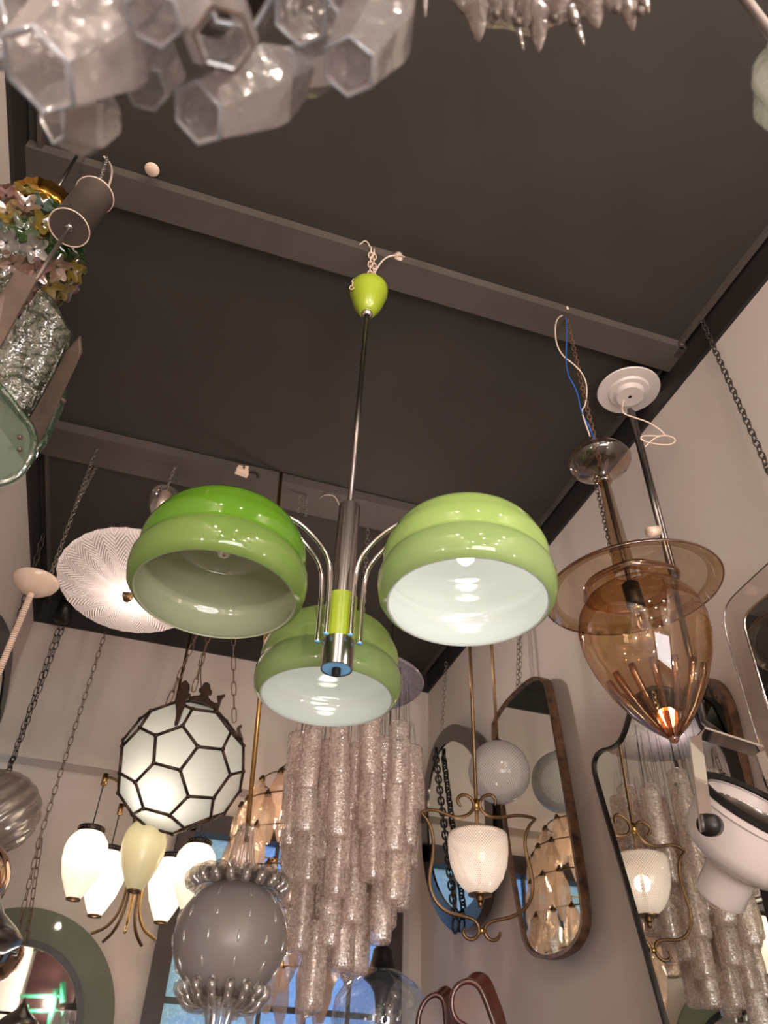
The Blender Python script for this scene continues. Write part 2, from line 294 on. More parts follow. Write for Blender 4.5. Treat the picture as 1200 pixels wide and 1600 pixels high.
    def build(s, name, mat, parent=None, flat=False, world=True, auto=None):
        mk = getattr(s, 'marks', [])
        if len(mk) > 1:                                   # every strand of chain is a part of its own
            for i in range(1, len(mk)):
                a = mk[i]; e = mk[i+1] if i+1 < len(mk) else (len(s.v), len(s.f)); q = MB(); q.v = s.v[a[0]:e[0]]
                q.f = [tuple(k-a[0] for k in f) for f in s.f[a[1]:e[1]]]; q.m = s.m[a[1]:e[1]]; q.build(name, mat, parent, flat, world, auto)
            s.v = s.v[:mk[1][0]]; s.f = s.f[:mk[1][1]]; s.m = s.m[:mk[1][1]]
        me = bpy.data.meshes.new(name)
        off = W[parent.name] if (parent is not None and world) else V(0, 0, 0)
        me.from_pydata([tuple(v-off) for v in s.v], [], s.f)
        for q in (mat if isinstance(mat, (list, tuple)) else [mat]): me.materials.append(M[q] if isinstance(q, str) else q)
        for p, mi in zip(me.polygons, s.m): p.material_index = mi; p.use_smooth = not flat
        me.validate()
        if not flat and auto is not None: me.set_sharp_from_angle(angle=math.radians(auto))
        o = bpy.data.objects.new(name, me); C.objects.link(o)
        if parent is not None: o.parent = parent; W[o.name] = W[parent.name]
        else: W[o.name] = V(0, 0, 0)
        return o
W = {}
def thing(name, label, cat, loc, group=None):
    o = bpy.data.objects.new(name, None); C.objects.link(o); o.location = loc; W[o.name] = Vector(loc); o.empty_display_size = .05
    o['label'] = label; o['category'] = cat
    if group: o['group'] = group
    return o
def tag(o, label, cat, group=None):
    o['label'] = label; o['category'] = cat
    if group: o['group'] = group
    return o
def struct(name, mb, mat, **k):
    o = mb.build(name, mat, flat=True, **k); o['kind'] = 'structure'; return o
def dup(o, parent, loc=None, rot=None, scale=None):
    c = o.copy(); C.objects.link(c); c.parent = parent; W[c.name] = V(0, 0, 0)
    if loc is not None: c.location = loc
    if rot is not None: c.rotation_euler = rot
    if scale is not None: c.scale = scale
    for ch in o.children:
        d = ch.copy(); C.objects.link(d); d.parent = c
    return c
def arc(pts, n=3):                                        # chaikin on an open list
    for _ in range(n):
        q = [pts[0]]
        for a, b in zip(pts, pts[1:]): q += [a.lerp(b, .25), a.lerp(b, .75)]
        q.append(pts[-1]); pts = q
    return pts
def closed_smooth(pts, n=2):
    for _ in range(n):
        q = []
        for i in range(len(pts)): a, b = pts[i], pts[(i+1) % len(pts)]; q += [a.lerp(b, .25), a.lerp(b, .75)]
        pts = q
    return pts
def zat(P, y):                                            # height on the vertical through P that shows at picture row y
    lo, hi = -.5, 2.4
    for _ in range(50):
        m = (lo+hi)/2; p = V(P[0], P[1], m); k = p.dot(AF); yy = 800-F*p.dot(AU)/k
        if yy > y: lo = m
        else: hi = m
    return lo+H
# ---------------------------------------------------------------- the room
XL, XR, YF, YB, YR, ZC = -.68, 1.355, -2.45, 3.63, 3.73, 2.05+H
ZB = 1.28+H                                               # underside of the bulkhead
def slab(name, a, b, mat): 
    return struct(name, MB().box([(a[i]+b[i])/2 for i in range(3)], [abs(b[i]-a[i]) for i in range(3)]), mat)
slab('floor', (XL-.15, YF-.15, -.1), (XR+.15, YR+.15, 0), 'floor')
slab('ceiling', (XL-.15, YF-.15, ZC), (XR+.15, YR+.15, ZC+.1), 'ceil')
slab('wall_left', (XL-.12, YF, 0), (XL, YB, ZC), 'wall')
slab('wall_right', (XR, YF, 0), (XR+.12, YR, ZC), 'wall')
b = MB(); b.box(((XL+XR)/2, (YB+YR+.12)/2, (ZB+ZC)/2), (XR-XL, YR+.12-YB, ZC-ZB)); struct('wall_back_upper', b, 'wall')
WX0, WX1, WZ0, WZ1 = .20, 1.25, .95, 1.165+H
b = MB(); b.box(((XL+WX0)/2, YR+.06, ZB/2), (WX0-XL, .12, ZB)); b.box(((XR+WX1)/2, YR+.06, ZB/2), (XR-WX1, .12, ZB))
b.box(((WX0+WX1)/2, YR+.06, (WZ1+ZB)/2), (WX1-WX0, .12, ZB-WZ1)); b.box(((WX0+WX1)/2, YR+.06, WZ0/2), (WX1-WX0, .12, WZ0)); struct('wall_back_lower', b, 'wall')
b = MB(); b.box((-.61, YF-.06, ZC/2), (.14, .12, ZC)); b.box((1.28, YF-.06, ZC/2), (.15, .12, ZC)); b.box((.33, YF-.06, 2.7), (1.75, .12, 1.7)); b.box((.33, YF-.06, .15), (1.75, .12, .3)); struct('wall_front', b, 'wall')
def trimband(n, a, c): slab(n, a, c, 'band')
ZT = 1.93+H
trimband('trim_1', (XR-.012, YF, ZT), (XR, YB, ZC)); trimband('trim_2', (XL, YF, ZT), (XL+.012, YB, ZC)); trimband('trim_3', (XL, YB-.014, ZT), (XR, YB, ZC))
b = MB(); b.box((XR-.03, (YF+YB)/2, ZC-.01), (.012, YB-YF, .02)); b.box((XL+.045, (YF+YB)/2, ZC-.012), (.012, YB-YF, .024)); struct('trim_4', b, 'beam')
slab('trim_5', (XL+.012, 1.235, ZC-.035), (XR-.012, 1.335, ZC), 'beam'); slab('trim_6', (XL+.012, 2.30, ZC-.04), (XR-.012, 2.465, ZC), 'beam')
# back window
wr = MB().box(((WX0+WX1)/2, YR+.03, WZ0+.03), (WX1-WX0, .10, .06))
for x in (WX0+.03, WX1-.03): wr.box((x, YR+.02, (WZ0+WZ1)/2), (.075, .10, WZ1-WZ0))
wr.box(((WX0+WX1)/2, YR+.02, WZ1-.035), (WX1-WX0, .10, .085))
win = struct('window_1', wr, 'frame_dark')
pb = MB().box(((WX0+WX1)/2, YR+.06, (WZ0+WZ1)/2), (WX1-WX0-.1, .008, WZ1-WZ0-.1)); pb.build('window_pane', 'pane', win, flat=True)
mb = MB()
for x in (.47, .66, .85, 1.04): mb.box((x, YR+.045, (WZ0+WZ1)/2), (.016, .02, WZ1-WZ0-.12))
for z in (.45, .80): mb.box(((WX0+WX1)/2, YR+.045, z+H), (WX1-WX0-.1, .02, .022))
for z in (-.3, .05): mb.box(((WX0+WX1)/2, YR+.045, z+H), (WX1-WX0-.1, .02, .022))
mb.build('window_bars', 'lead', win, flat=True)
fw = MB()
for x in (-.52, 1.18): fw.box((x, YF-.03, 1.05), (.05, .06, 1.6))
for z in (.33, 1.82): fw.box((.33, YF-.03, z), (1.7, .06, .05))
struct('window_2', fw, 'frame_dark')
# ---------------------------------------------------------------- green three-shade chandelier
AX = V(.291, 1.262, 0)
def A(z): return V(AX.x, AX.y, z)
zbot = zat(AX, 1055); zcap0 = zat(AX, 1046); zcol0 = zat(AX, 1002); zcol1 = zat(AX, 934); zst = zat(AX, 792)
cT = atz(577, 447, 1.87); cB = V(cT.x, cT.y, cT.z-.125)
t = thing('chandelier', 'lime green chandelier with three big domed glass shades on a chrome stem', 'chandelier', A(zcap0))
MB().cyl(cB+V(0, 0, .01), A(zst-.02), .0065).build('rod', 'steel', t)
MB().lathe(cB, (0, 0, 1), [(0, .012), (0, .019), (.008, .024), (.025, .034), (.055, .044), (.08, .0485), (.086, .052), (.108, .053), (.114, .049), (.122, .036), (.125, .006)]).build('canopy', 'lime_paint', t)
MB().lathe(cB-V(0, 0, .012), (0, 0, 1), [(0, .008), (.004, .014), (.016, .016), (.02, .012)], 20).build('collar', 'chrome', t)
hk = atz(580, 388, 2.015)
b = MB().chain(cT+V(0, 0, .002), hk, .024, .0065, .0018); b.chain(cT+V(.012, 0, 0), hk+V(.01, .003, 0), .024, .0065, .0018); b.chain(cT+V(-.045, -.01, -.005), cT+V(-.052, -.012, -.055), .02, .006, .0015); b.build('chain', 'cream', t)
b = MB().tube([cT, cT+V(.006, 0, .05), atz(600, 402, 1.99), atz(622, 398, 2.01), atz(632, 402, 2.045)], .0028, 6, smooth=2); b.tube([hk, hk+V(-.02, -.01, .02), hk+V(-.035, .0, .0)], .002, 5, smooth=2); b.build('cable', 'wire_white', t)
MB().lathe(A(zcol1), (0, 0, 1), [(0, .020), (0, .023), (zst-zcol1, .023), (zst-zcol1, .008)], 32).build('stem', 'chrome_dark', t, auto=30)
MB().lathe(A(zcol0), (0, 0, 1), [(0, .0), (0, .030), (zcol1-zcol0, .030), (zcol1-zcol0, .018)], 32).build('collar_tube', 'lime_paint', t, auto=30)
MB().lathe(A(zcap0), (0, 0, 1), [(0, .027), (0, .030), (zcol0-zcap0, .030), (zcol0-zcap0, .0)], 32).build('end_cap', 'chrome_dark', t, auto=30)
MB().cyl(A(zcap0+.001), A(zcap0+.004), .027).build('blue_reflection_disc', 'blue_refl', t, auto=30)  # added disc carrying the painted blue reflection under the cap
MB().cyl(A(zbot), A(zcap0+.01), .0085).build('finial', 'black', t, auto=30)
SH = [(V(.047, 1.205, 0), 'left'), (V(.473, 1.069, 0), 'right'), (V(.333, 1.516, 0), 'back')]
ZR = .75+H
prof_o = [(0, .143), (.004, .150), (.014, .157), (.032, .1605), (.048, .160), (.060, .155), (.067, .1495), (.073, .1495), (.082, .1525), (.098, .1520), (.110, .148), (.118, .1430), (.126, .1405), (.140, .132), (.156, .115), (.170, .090), (.180, .060), (.186, .028), (.187, .012)]
prof_o = [(a*1.06, b_) for a, b_ in prof_o]
prof_i = [(t_-.003 if t_ > .15 else t_, r_-.004) for t_, r_ in prof_o[:-1]][::-1]
for i, (c, side) in enumerate(SH):
    dr = (c-AX); dr.z = 0; R_ = dr.length; dr.normalize(); pr = V(-dr.y, dr.x, 0)
    sp = [(z_, r_) for z_, r_ in prof_o]+[(.193, .012)]+[(max(z_, .001), r_) for z_, r_ in prof_i]+[(.0, .143)]
    n1 = len(prof_o)
    sh = MB().lathe(V(c.x, c.y, ZR), (0, 0, 1), sp, 72, mis=[2]*6+[0]*(n1-6)+[1]*(len(sp)-n1)).build('shade', ['green', 'green_lit_in', 'green_low'] if side == 'left' else ['lime', 'white_in', 'lime_low'], t)
    MB().lathe(V(c.x, c.y, ZR+.197), (0, 0, 1), [(0, .0), (0, .03), (.006, .03), (.010, .018), (.022, .012), (.024, 0)], 24).build('shade_cap', 'chrome', sh)
    bc = V(c.x, c.y, ZR+.105)
    MB().cyl(bc+V(0, 0, .028), bc+V(0, 0, .078), .014).build('socket', 'chrome', sh)
    bb = MB().lathe(bc, (0, 0, 1), [(-.016, 0), (-.014, .008), (-.006, .015), (.004, .018), (.014, .016), (.026, .011), (.04, .010)], 24)
    bb.build('light_bulb', 'chrome' if side == 'left' else 'bulb_on', sh)
    if side != 'left': point(bc-V(0, 0, .045), (.24 if side == 'right' else .11), (1, .95, .90), .02)
    for s_ in (-1, 1):
        off = pr*(s_*.017)
        p0 = A(zcol0-.004)+dr*.036+off
        pts = [p0, A(ZR+.085)+dr*.036+off, A(ZR+.155)+dr*.040+off, A(ZR+.195)+dr*.075+off, A(ZR+.225)+dr*(R_*.5)+off*.9, A(ZR+.222)+dr*(R_*.78)+off*.8, A(ZR+.208)+dr*R_+off*.6]
        a_ = MB().tube(pts, .0052, 12, smooth=3).build('arm', 'chrome', t)
        MB().cyl(p0-V(0, 0, .0015), p0+V(0, 0, .0005), .0052).build('arm_tip', 'blue_refl', a_)  # tip coloured with the same painted blue reflection
# ---------------------------------------------------------------- foreground: milky polyhedral glass cluster, top left
def hexdrop(P, axis, L, r0, rm, mat, parent, name='glass_polyhedron', open_end=True, phase=0, rim=None, mid=.4):
    b = MB().lathe(P, axis, [(0, r0*.86), (-.001, r0), (L*mid, rm), (L*mid+.12*L, rm), (L, r0*.8)]+([] if open_end else [(L, 0)]), 6, phase=phase)
    o = b.build(name, mat, parent, flat=True)
    if rim:
        x, y, z = frame_of(axis); q = [Vector(P)+x*(r0*math.cos(2*PI*j/6+phase))+y*(r0*math.sin(2*PI*j/6+phase)) for j in range(6)]
        MB().tube(q, r0*.07, 6, closed=True).build('rim', rim, o)
    return o
D0 = .62
t = thing('glass_chandelier', 'blurred milky chandelier of open hexagonal glass pieces at upper left corner', 'chandelier', atd(250, 20, D0+.05))
cc = atd(230, -130, D0+.05)
for k, (x, y, r, tx, ty, L, rk, D) in enumerate([(350, 62, 46, .25, -.5, .10, 'bronze', .56), (545, 105, 44, -.35, -.75, .13, 'polyrim', .60), (440, 118, 33, -.5, -.5, .11, 'polyrim', .68), (310, 178, 47, -.55, -.55, .13, 'polyrim', .60),
     (240, 28, 44, .0, -.9, .10, 'polyrim', .57), (60, 110, 66, -.5, -.75, .11, 'polyrim', .57), (82, 180, 42, -.9, -.3, .045, 'polyrim', .66), (228, 138, 34, .1, -.6, .10, 'polyrim', .68), (470, 20, 48, -.4, -.6, .12, 'polyrim', .68),
     (150, -10, 60, .1, -.5, .12, 'polyrim', .66), (370, -20, 60, .1, -.5, .12, 'polyrim', .70), (-40, 40, 60, 0, -.5, .13, 'polyrim', .66), (560, -10, 50, -.2, -.5, .12, 'polyrim', .66)]):
    P = atd(x, y, D); ax = (AF*.72+AR*(-tx)-AU*ty*.9).normalized() if False else (AF*.8+AR*tx*-1.0+AU*(-ty)*1.3).normalized()
    hexdrop(P, ax, L, px(P, r), px(P, r*1.5), 'polynear', t, rim=rk, phase=.3*k, mid=.45)
MB().cyl(V(cc.x, cc.y, ZC), V(cc.x, cc.y, cc.z+.08), .008).build('rod', 'steel', t)
MB().cyl(V(cc.x, cc.y, cc.z+.08), V(cc.x, cc.y, cc.z+.12), .10, seg=32).build('frame_plate', 'grey', t)
# ---------------------------------------------------------------- icicle chandelier, top centre
D1 = .98
ct = atd(838, -112, D1); rr = px(ct, 165)
t = thing('icicle_chandelier', 'pinkish icy glass chandelier with pointed drips at top centre', 'chandelier', ct)
random.seed(3)
MB().lathe(ct-V(0, 0, .0), (0, 0, 1), [(.10, .02), (.10, rr*.9), (.06, rr*1.0), (.02, rr*.97), (.0, rr*.9), (.004, rr*.6), (.012, rr*.3), (.015, .01)], 60, rib=(11, .035)).build('glass_body', 'ice', t)
for (x, y, x2, y2, w0) in [(745, 10, 748, 66, 30), (800, 22, 819, 80, 9), (842, 15, 842, 82, 26), (890, 20, 913, 72, 11), (978, 8, 990, 49, 18), (920, 5, 935, 45, 30), (770, 5, 775, 40, 30), (715, -8, 725, 20, 22), (665, -30, 665, 27, 9), (1005, 0, 1014, 20, 10), (870, 5, 872, 40, 36), (820, 0, 822, 45, 30), (690, -60, 690, -5, 20), (960, -10, 962, 25, 28), (790, 0, 796, 38, 26)]:
    P = atd(x, y-18, D1-.02); T = atd(x2, y2, D1-.03); ax = (T-P); L = ax.length; r = px(P, w0)
    MB().lathe(P, ax, [(-.01, r*.3), (0, r), (L*.3, r*.85), (L*.55, r*.5), (L*.75, r*.38), (L*.92, r*.20), (L, 0)], 14, rib=(5, .14)).build('icicle', 'ice', t)
for (x, y) in ((776, 22), (810, 34), (867, 28), (898, 35), (964, 15), (1000, 18)):
    P = atd(x, y, D1-.035); MB().ball(P, px(P, 8), 12).build('glass_stud', 'grey', t)
MB().cyl(V(ct.x, ct.y, ct.z+.09), V(ct.x, ct.y, ZC), .007).build('rod', 'steel', t)
# glass lamp at the right edge
pe = atd(1262, 130, 1.0); t = thing('textured_glass_lamp', 'pale green crumpled glass lamp cut off by the right edge near the top', 'lamp', pe)
re = px(pe, 78)
MB().lathe(pe-AU*0-V(0, 0, re*1.7), (0, 0, 1), [(0, .01), (.01, re*.35), (.03, re*.6), (re*.8, re*.85), (re*1.2, re*.95), (re*1.7, re*1.02), (re*2.1, re*.92), (re*2.6, re*.8), (re*3.0, re*.6), (re*3.02, .01)], 48, rib=(9, .07)).build('glass_body', 'edgeglass', t)
MB().cyl(V(pe.x, pe.y, pe.z+re*1.2), V(pe.x, pe.y, ZC), .006).build('rod', 'steel', t)
# ---------------------------------------------------------------- left: flower-covered globe lamp
fc = atd(32, 392, 2.0); fr = px(fc, 92)
t = thing('flower_globe_lamp', 'round lamp covered in pink, yellow and aqua glass flowers with gold ring on top', 'lamp', fc)
MB().ball(fc, fr*.90, 32).build('globe_core', 'slab', t)
upv = V(0, 0, 1)
MB().lathe(fc+upv*fr*.98, upv, [(0, fr*.54), (.014, fr*.64), (.028, fr*.56), (.034, fr*.50), (.050, fr*.60), (.066, fr*.50), (.068, .01)], 36, rib=(18, .03)).build('gold_ring', 'gold', t)
MB().lathe(fc+upv*(fr*.98+.056), upv, [(0, fr*.35), (.02, fr*.4), (.035, fr*.3), (.04, .005)], 30, rib=(8, .06)).build('glass_neck', 'ribgrey', t)
MB().cyl(fc+upv*(fr*.98+.09), V(fc.x, fc.y, ZC), .004).build('rod', 'steel', t)
FLC = [((.62, .30, .27), 'pink'), ((.62, .44, .08), 'yellow'), ((.25, .42, .36), 'aqua'), ((.60, .55, .52), 'white'), ((.08, .20, .05), 'green'), ((.60, .36, .27), 'peach')]
fl = []
def flower_mesh(col, nm):
    m = thin_glass('flower_glass_'+nm, col, .12, .08, haze=.7, hazecol=[c*.5 for c in col]); b = MB(); n = 40; vs = []; R = .024
    for i in range(4):
        q = i/3
        for j in range(n):
            a = 2*PI*j/n; r = R*q*(1+.28*math.cos(5*a)*q)+.0015; vs.append(V(r*math.cos(a), r*math.sin(a), .010*q*q+.003*math.cos(5*a)*q))
    b.add(vs, [(i*n+j, i*n+(j+1) % n, (i+1)*n+(j+1) % n, (i+1)*n+j) for i in range(3) for j in range(n)])
    o = b.build('glass_flower', m, t, world=False); MB().ball(V(0, 0, .004), .003, 8).build('flower_centre', 'black', o, world=False); return o
protos = [flower_mesh(*q) for q in FLC]
random.seed(8); ga = PI*(3-math.sqrt(5)); k2 = 0; N = 105
for i in range(N):
    z = 1-2*(i+.5)/N; a = ga*i; d = V(math.sqrt(1-z*z)*math.cos(a), math.sqrt(1-z*z)*math.sin(a), z)
    if z > .82 or d.dot((O-fc).normalized()) < -.35: continue
    ki = random.choice((0, 0, 1, 1, 2, 3, 4, 5)); p = protos[ki]; rot = d.to_track_quat('Z', 'Y').to_euler()
    if p.get('u'): dup(p, t, d*fr*(.93+.05*random.random()), rot)
    else: p['u'] = 1; p.location = d*fr*.95; p.rotation_euler = rot
for p in protos:
    if 'u' in p: del p['u']
# ---------------------------------------------------------------- left: hammered glass slab lamp with grey drum canopy
g0 = atz(150, 296, 1.86); g1 = atz(108, 357, 1.86); ax = V(-.466, 1.214, 0); zt, zb2 = 1.885+H, 1.70+H
gt = atz(150, 297, 1.885); gb = V(gt.x, gt.y, zb2)
t = thing('glass_slab_lamp', 'hanging lamp of thick hammered greenish glass slabs held by brown metal straps', 'lamp', gb-V(0, 0, .4))
rg = px(atd(108, 356, 1.86), 31)
gbx = atd(108, 356, 1.86); gtx = atd(148, 305, 2.0)
MB().lathe(gbx, gtx-gbx, [(0, .0), (0, rg), (.002, rg), (.004, rg*.96), ((gtx-gbx).length-.004, rg*.96), ((gtx-gbx).length, rg*1.02), ((gtx-gbx).length+.002, 0)], 40).build('canopy', 'grey', t, auto=40)
gx_, gy_, gz_ = frame_of(gtx-gbx)
for gp in (gbx, gtx): MB().tube([gp+(gx_*math.cos(2*PI*k/40)+gy_*math.sin(2*PI*k/40))*rg*1.01 for k in range(40)], .0014, 6, closed=True).build('canopy_rim', 'cream', t)
MB().ball(gbx, .010, 12, .6).build('canopy_nut', 'chrome_dark', t)
h0 = atz(168, 246, 2.045)
MB().chain(gtx, h0, .02, .005, .0014).build('chain', 'zinc', t)
MB().tube([gtx+V(.01, 0, 0), gtx+V(.02, 0, .05), h0+V(.02, .01, -.02), h0+V(-.01, 0, 0)], .0028, 6, smooth=2).build('cable', 'wire_white', t)
DL = 1.62
def L3(x, y, D=DL): return atd(x, y, D)
MB().cyl(gbx, L3(54, 440), .0045).build('rod', 'grey', t)
nrm = (-AF)
def pslab(name, pts, mat, th, inset=.03, dv=None, smooth=0, **k):
    P3 = [L3(*q) for q in pts]
    if smooth: P3 = closed_smooth(P3, smooth)
    return MB().prism(P3, (dv or AF)*th, inset=inset).build(name, mat, t, flat=True, **k)
pslab('metal_strap', [(-40, 470, 1.55), (16, 418, 1.56), (58, 436, 1.58), (-10, 560, 1.55), (-70, 560, 1.55)], 'brownmetal', .006, .01)
pslab('glass_slab', [(62, 450, 1.64), (78, 462, 1.64), (92, 490, 1.65), (108, 516, 1.66), (106, 530, 1.66), (84, 586, 1.64), (46, 652, 1.62), (10, 640, 1.60), (-50, 580, 1.60), (-60, 560, 1.60), (0, 540, 1.62)], 'slab', .022, .02)
pslab('metal_strap', [(125, 524, 1.70), (127, 548, 1.70), (98, 604, 1.68), (60, 690, 1.64), (52, 688, 1.63), (44, 658, 1.60), (70, 612, 1.62), (104, 548, 1.66)], 'brownmetal', .008, .01)
pslab('glass_slab', [(100, 606, 1.72), (92, 640, 1.72), (66, 694, 1.70), (40, 728, 1.68), (36, 716, 1.68), (60, 686, 1.68)], 'slab_edge', .02, .02)
pslab('bottom_glass', [(-60, 580, 1.54), (-10, 596, 1.54), (14, 622, 1.55), (34, 650, 1.56), (50, 668, 1.57), (54, 696, 1.58), (42, 728, 1.58), (22, 750, 1.58), (-10, 757, 1.57), (-60, 740, 1.56)], 'slab_frost', .016, .02)
e = MB().tube([L3(*q) for q in [(-10, 596, 1.54), (14, 622, 1.55), (34, 650, 1.56), (50, 668, 1.57), (54, 696, 1.58), (42, 728, 1.58), (22, 750, 1.58), (-10, 757, 1.57)]], .007, 8, smooth=1).build('glass_edge', 'slab_edge', t)
b = MB()
for q in [(31, 683, 1.545), (31, 702, 1.55)]: MB().ball(L3(*q), .005, 10).build('screw', 'brownmetal', t)
b.cyl(L3(92, 622, 1.70), L3(103, 628, 1.70), .004); b.build('screw', 'brownmetal', t)
pslab('glass_slab', [(-60, 440, 1.5), (-10, 425, 1.52), (8, 420, 1.53), (17, 424, 1.53), (0, 452, 1.53), (-40, 480, 1.52)], 'slab', .012, .02)
# ---------------------------------------------------------------- feather-pattern glass dish lamp
hB = atz(268, 722, 2.05); sx = hB.copy(); zfin = zat((hB.x, hB.y), 939); fin = aty(198, 937, 2.33); sr = px(fin, 115)
t = thing('glass_dish_lamp', 'lit pink-white glass dish lamp with feather pattern, partly behind the dark green shade', 'lamp', fin+V(0, 0, .10))
cz = fin+V(0, 0, .018)
MB().lathe(cz, (.0, .20, 1), [(0, .004), (.002, .05), (.008, .10), (.018, .16), (.030, sr*.86), (.042, sr*.97), (.055, sr), (.070, sr*.975), (.095, sr*.85), (.125, sr*.6), (.14, .05), (.143, .01)], 96, rib=(32, .006)).build('glass_dish', 'shell', t)
b = MB().lathe(fin-V(0, 0, .006), (0, 0, 1), [(0, 0), (0, .008), (.008, .014), (.016, .016), (.02, .010), (.024, .02), (.027, 0)], 16, rib=(5, .12)); b.build('finial', 'oldbrass', t)
cp = aty(250, 800, 2.37)
MB().cyl(cz+V(0, 0, .16), cp, .005).build('rod', 'steel', t)
MB().lathe(cp-V(0, 0, .03), (0, 0, 1), [(0, .022), (.03, .040), (.07, .052), (.10, .055), (.125, .048), (.14, .028), (.145, .006)], 32, rib=(16, .02)).build('canopy', 'ruffle', t)
MB().cyl(cp-V(0, 0, .03), cp+V(0, 0, .09), .02).build('inner_sleeve', 'cream', t)
MB().chain(cp+V(0, 0, .11), V(cp.x+.01, cp.y-.01, ZC-.03), .022, .005, .0014).build('chain', 'zinc', t)
for dx, dy in ((-.02, -.01), ): point(cz+V(.02, .03, .085), 1.3, (1, .84, .74), .03)
# ---------------------------------------------------------------- cream canopy with coiled cord
kt = aty(62, 893, 2.30); kr = px(kt, 35)
t = thing('cream_canopy', 'small cream plastic ceiling cup with a coiled cord below, at left', 'canopy', kt-V(0, 0, .08))
MB().lathe(kt-V(0, 0, .085), (0, 0, 1), [(0, .006), (.0, .014), (.004, .03), (.014, kr*.62), (.030, kr*.88), (.042, kr*.98), (.048, kr), (.052, kr*.985), (.053, kr*.93), (.03, kr*.6)], 40).build('cup', 'cream', t)
b = MB(); p0 = kt-V(0, 0, .085); p1 = aty(-12, 1075, 2.35); n = 46*10; pts = []
x, y, z = frame_of(p1-p0); Lc = (p1-p0).length
for i in range(n+1):
    q = i/n; a = 2*PI*46*q; c = p0.lerp(p1, q); pts.append(c+x*(.0075*math.cos(a))+y*(.0075*math.sin(a)))
b.tube(pts, .0033, 5); b.cyl(p0, p1+V(0, 0, 0), .004); b.build('coiled_cord', 'cream', t)
MB().cyl(p0-V(0, 0, .012), p0+V(0, 0, .004), .009).build('cord_grip', 'cream', t)
cu = kt+V(.035, 0, -.034)
b = MB().chain(cu, atz(155, 690, 2.05), .022, .006, .0017); b.chain(cu.lerp(atz(155, 690, 2.05), .5), atz(150, 730, 1.98), .02, .006, .0015); b.build('chain', 'zinc', t)
# ---------------------------------------------------------------- truncated-icosahedron lantern
def trunc_ico():
    ph = (1+5**.5)/2; iv = []
    for a in (-1, 1):
        for b_ in (-ph, ph): iv += [V(0, a, b_), V(a, b_, 0), V(b_, 0, a)]
    E_ = [(i, j) for i in range(12) for j in range(12) if i != j and abs((iv[i]-iv[j]).length-2) < .01]
    tv = {(i, j): iv[i]*(2/3)+iv[j]*(1/3) for i, j in E_}
    faces = []
    def order(keys, c):
        n_ = c.normalized(); x, y, z = frame_of(n_); return sorted(keys, key=lambda k: math.atan2((tv[k]-c).dot(y), (tv[k]-c).dot(x)))
    for i in range(12):
        ks = [k for k in tv if k[0] == i]; c = sum((tv[k] for k in ks), V(0, 0, 0))/5; faces.append(order(ks, c))
    for i in range(12):
        for j in range(i+1, 12):
            for k in range(j+1, 12):
                if all((a, b_) in tv for a, b_ in ((i, j), (j, k), (i, k))):
                    ks = [(i, j), (j, i), (j, k), (k, j), (i, k), (k, i)]; c = sum((tv[q] for q in ks), V(0, 0, 0))/6; faces.append(order(ks, c))
    R = next(iter(tv.values())).length
    return {k: v/R for k, v in tv.items()}, faces
tv, tf = trunc_ico()
bc = aty(284, 1196, 2.85); br = px(bc, 99)
vw = (bc-O).normalized(); xr = vw.cross(V(0, 0, 1)).normalized(); yu = xr.cross(vw)      # right and up across the sight line
n5 = (-vw*.955+xr*(-.17)+yu*.24).normalized()
c5 = sum((tv[k] for k in tf[0]), V(0, 0, 0)).normalized(); hexc = [sum((tv[k] for k in f_), V(0, 0, 0)).normalized() for f_ in tf[12:]]
hx = max(hexc, key=lambda h: h.dot(c5)); s1 = (hx-c5*hx.dot(c5)).normalized(); s2 = c5.cross(s1)
dn = (-yu+xr*(-.12)); dn = (dn-n5*dn.dot(n5)).normalized(); d2 = n5.cross(dn)
def m2(v): return n5*v.dot(c5)+dn*v.dot(s1)+d2*v.dot(s2)
tv = {k: m2(v) for k, v in tv.items()}
t = thing('football_lantern', 'ball lantern of white pentagon and hexagon glass panes in dark leading', 'lantern', bc)
fb = MB(); done = set()
for f_ in tf:
    for a, b_ in zip(f_, f_[1:]+f_[:1]):
        k = tuple(sorted((a, b_)))
        if k in done: continue
        done.add(k); fb.cyl(bc+tv[a]*br, bc+tv[b_]*br, .0055, seg=6)
for v in tv.values(): fb.ball(bc+v*br*1.01, .0085, 8, .7, axis=v)
fb.build('leading', 'bronze', t)
for f_ in tf:
    pts = [bc+tv[k]*br*.985 for k in f_]; c = sum(pts, V(0, 0, 0))/len(pts)
    MB().add(pts, [tuple(range(len(pts)))]).build('glass_pane', 'panel', t, flat=True)
point(bc+(-vw*.45+yu*-.35+xr*-.2)*br, .62, (1, .90, .78), .035)
for Y_, dY, o_ in ((2.64, .05, [(235, 700), (262, 600), (262, 500), (245, 400), (275, 360), (300, 320), (275, 310), (310, 270), (315, 205), (375, 165), (400, 190), (430, 240), (400, 320), (445, 330), (400, 370), (370, 400), (380, 440), (345, 500), (300, 640), (275, 700)]),
     (2.74, .03, [(400, 400), (440, 350), (540, 350), (560, 310), (520, 290), (535, 262), (570, 250), (580, 210), (620, 190), (662, 215), (665, 270), (690, 300), (670, 335), (640, 330), (650, 390), (720, 440), (760, 430), (740, 390), (745, 345), (775, 350), (850, 330), (800, 375), (785, 420), (770, 480), (750, 530), (690, 500), (600, 440), (560, 415)]),
     (2.84, .0, [(965, 740), (1000, 700), (1045, 690), (1010, 730), (1030, 800), (1055, 860), (1030, 960), (1010, 970), (1000, 860), (990, 790)])):
    ps = closed_smooth([aty(240+x/7.5, 1040+y/7.5, Y_+dY*(700-y)/600) for x, y in o_], 1)
    MB().prism(ps, V(.2, 1, 0)*.014).build('leaf', 'bronze', t, auto=40)
hkp = V(bc.x+.03, bc.y+.03, ZC)
b = MB()
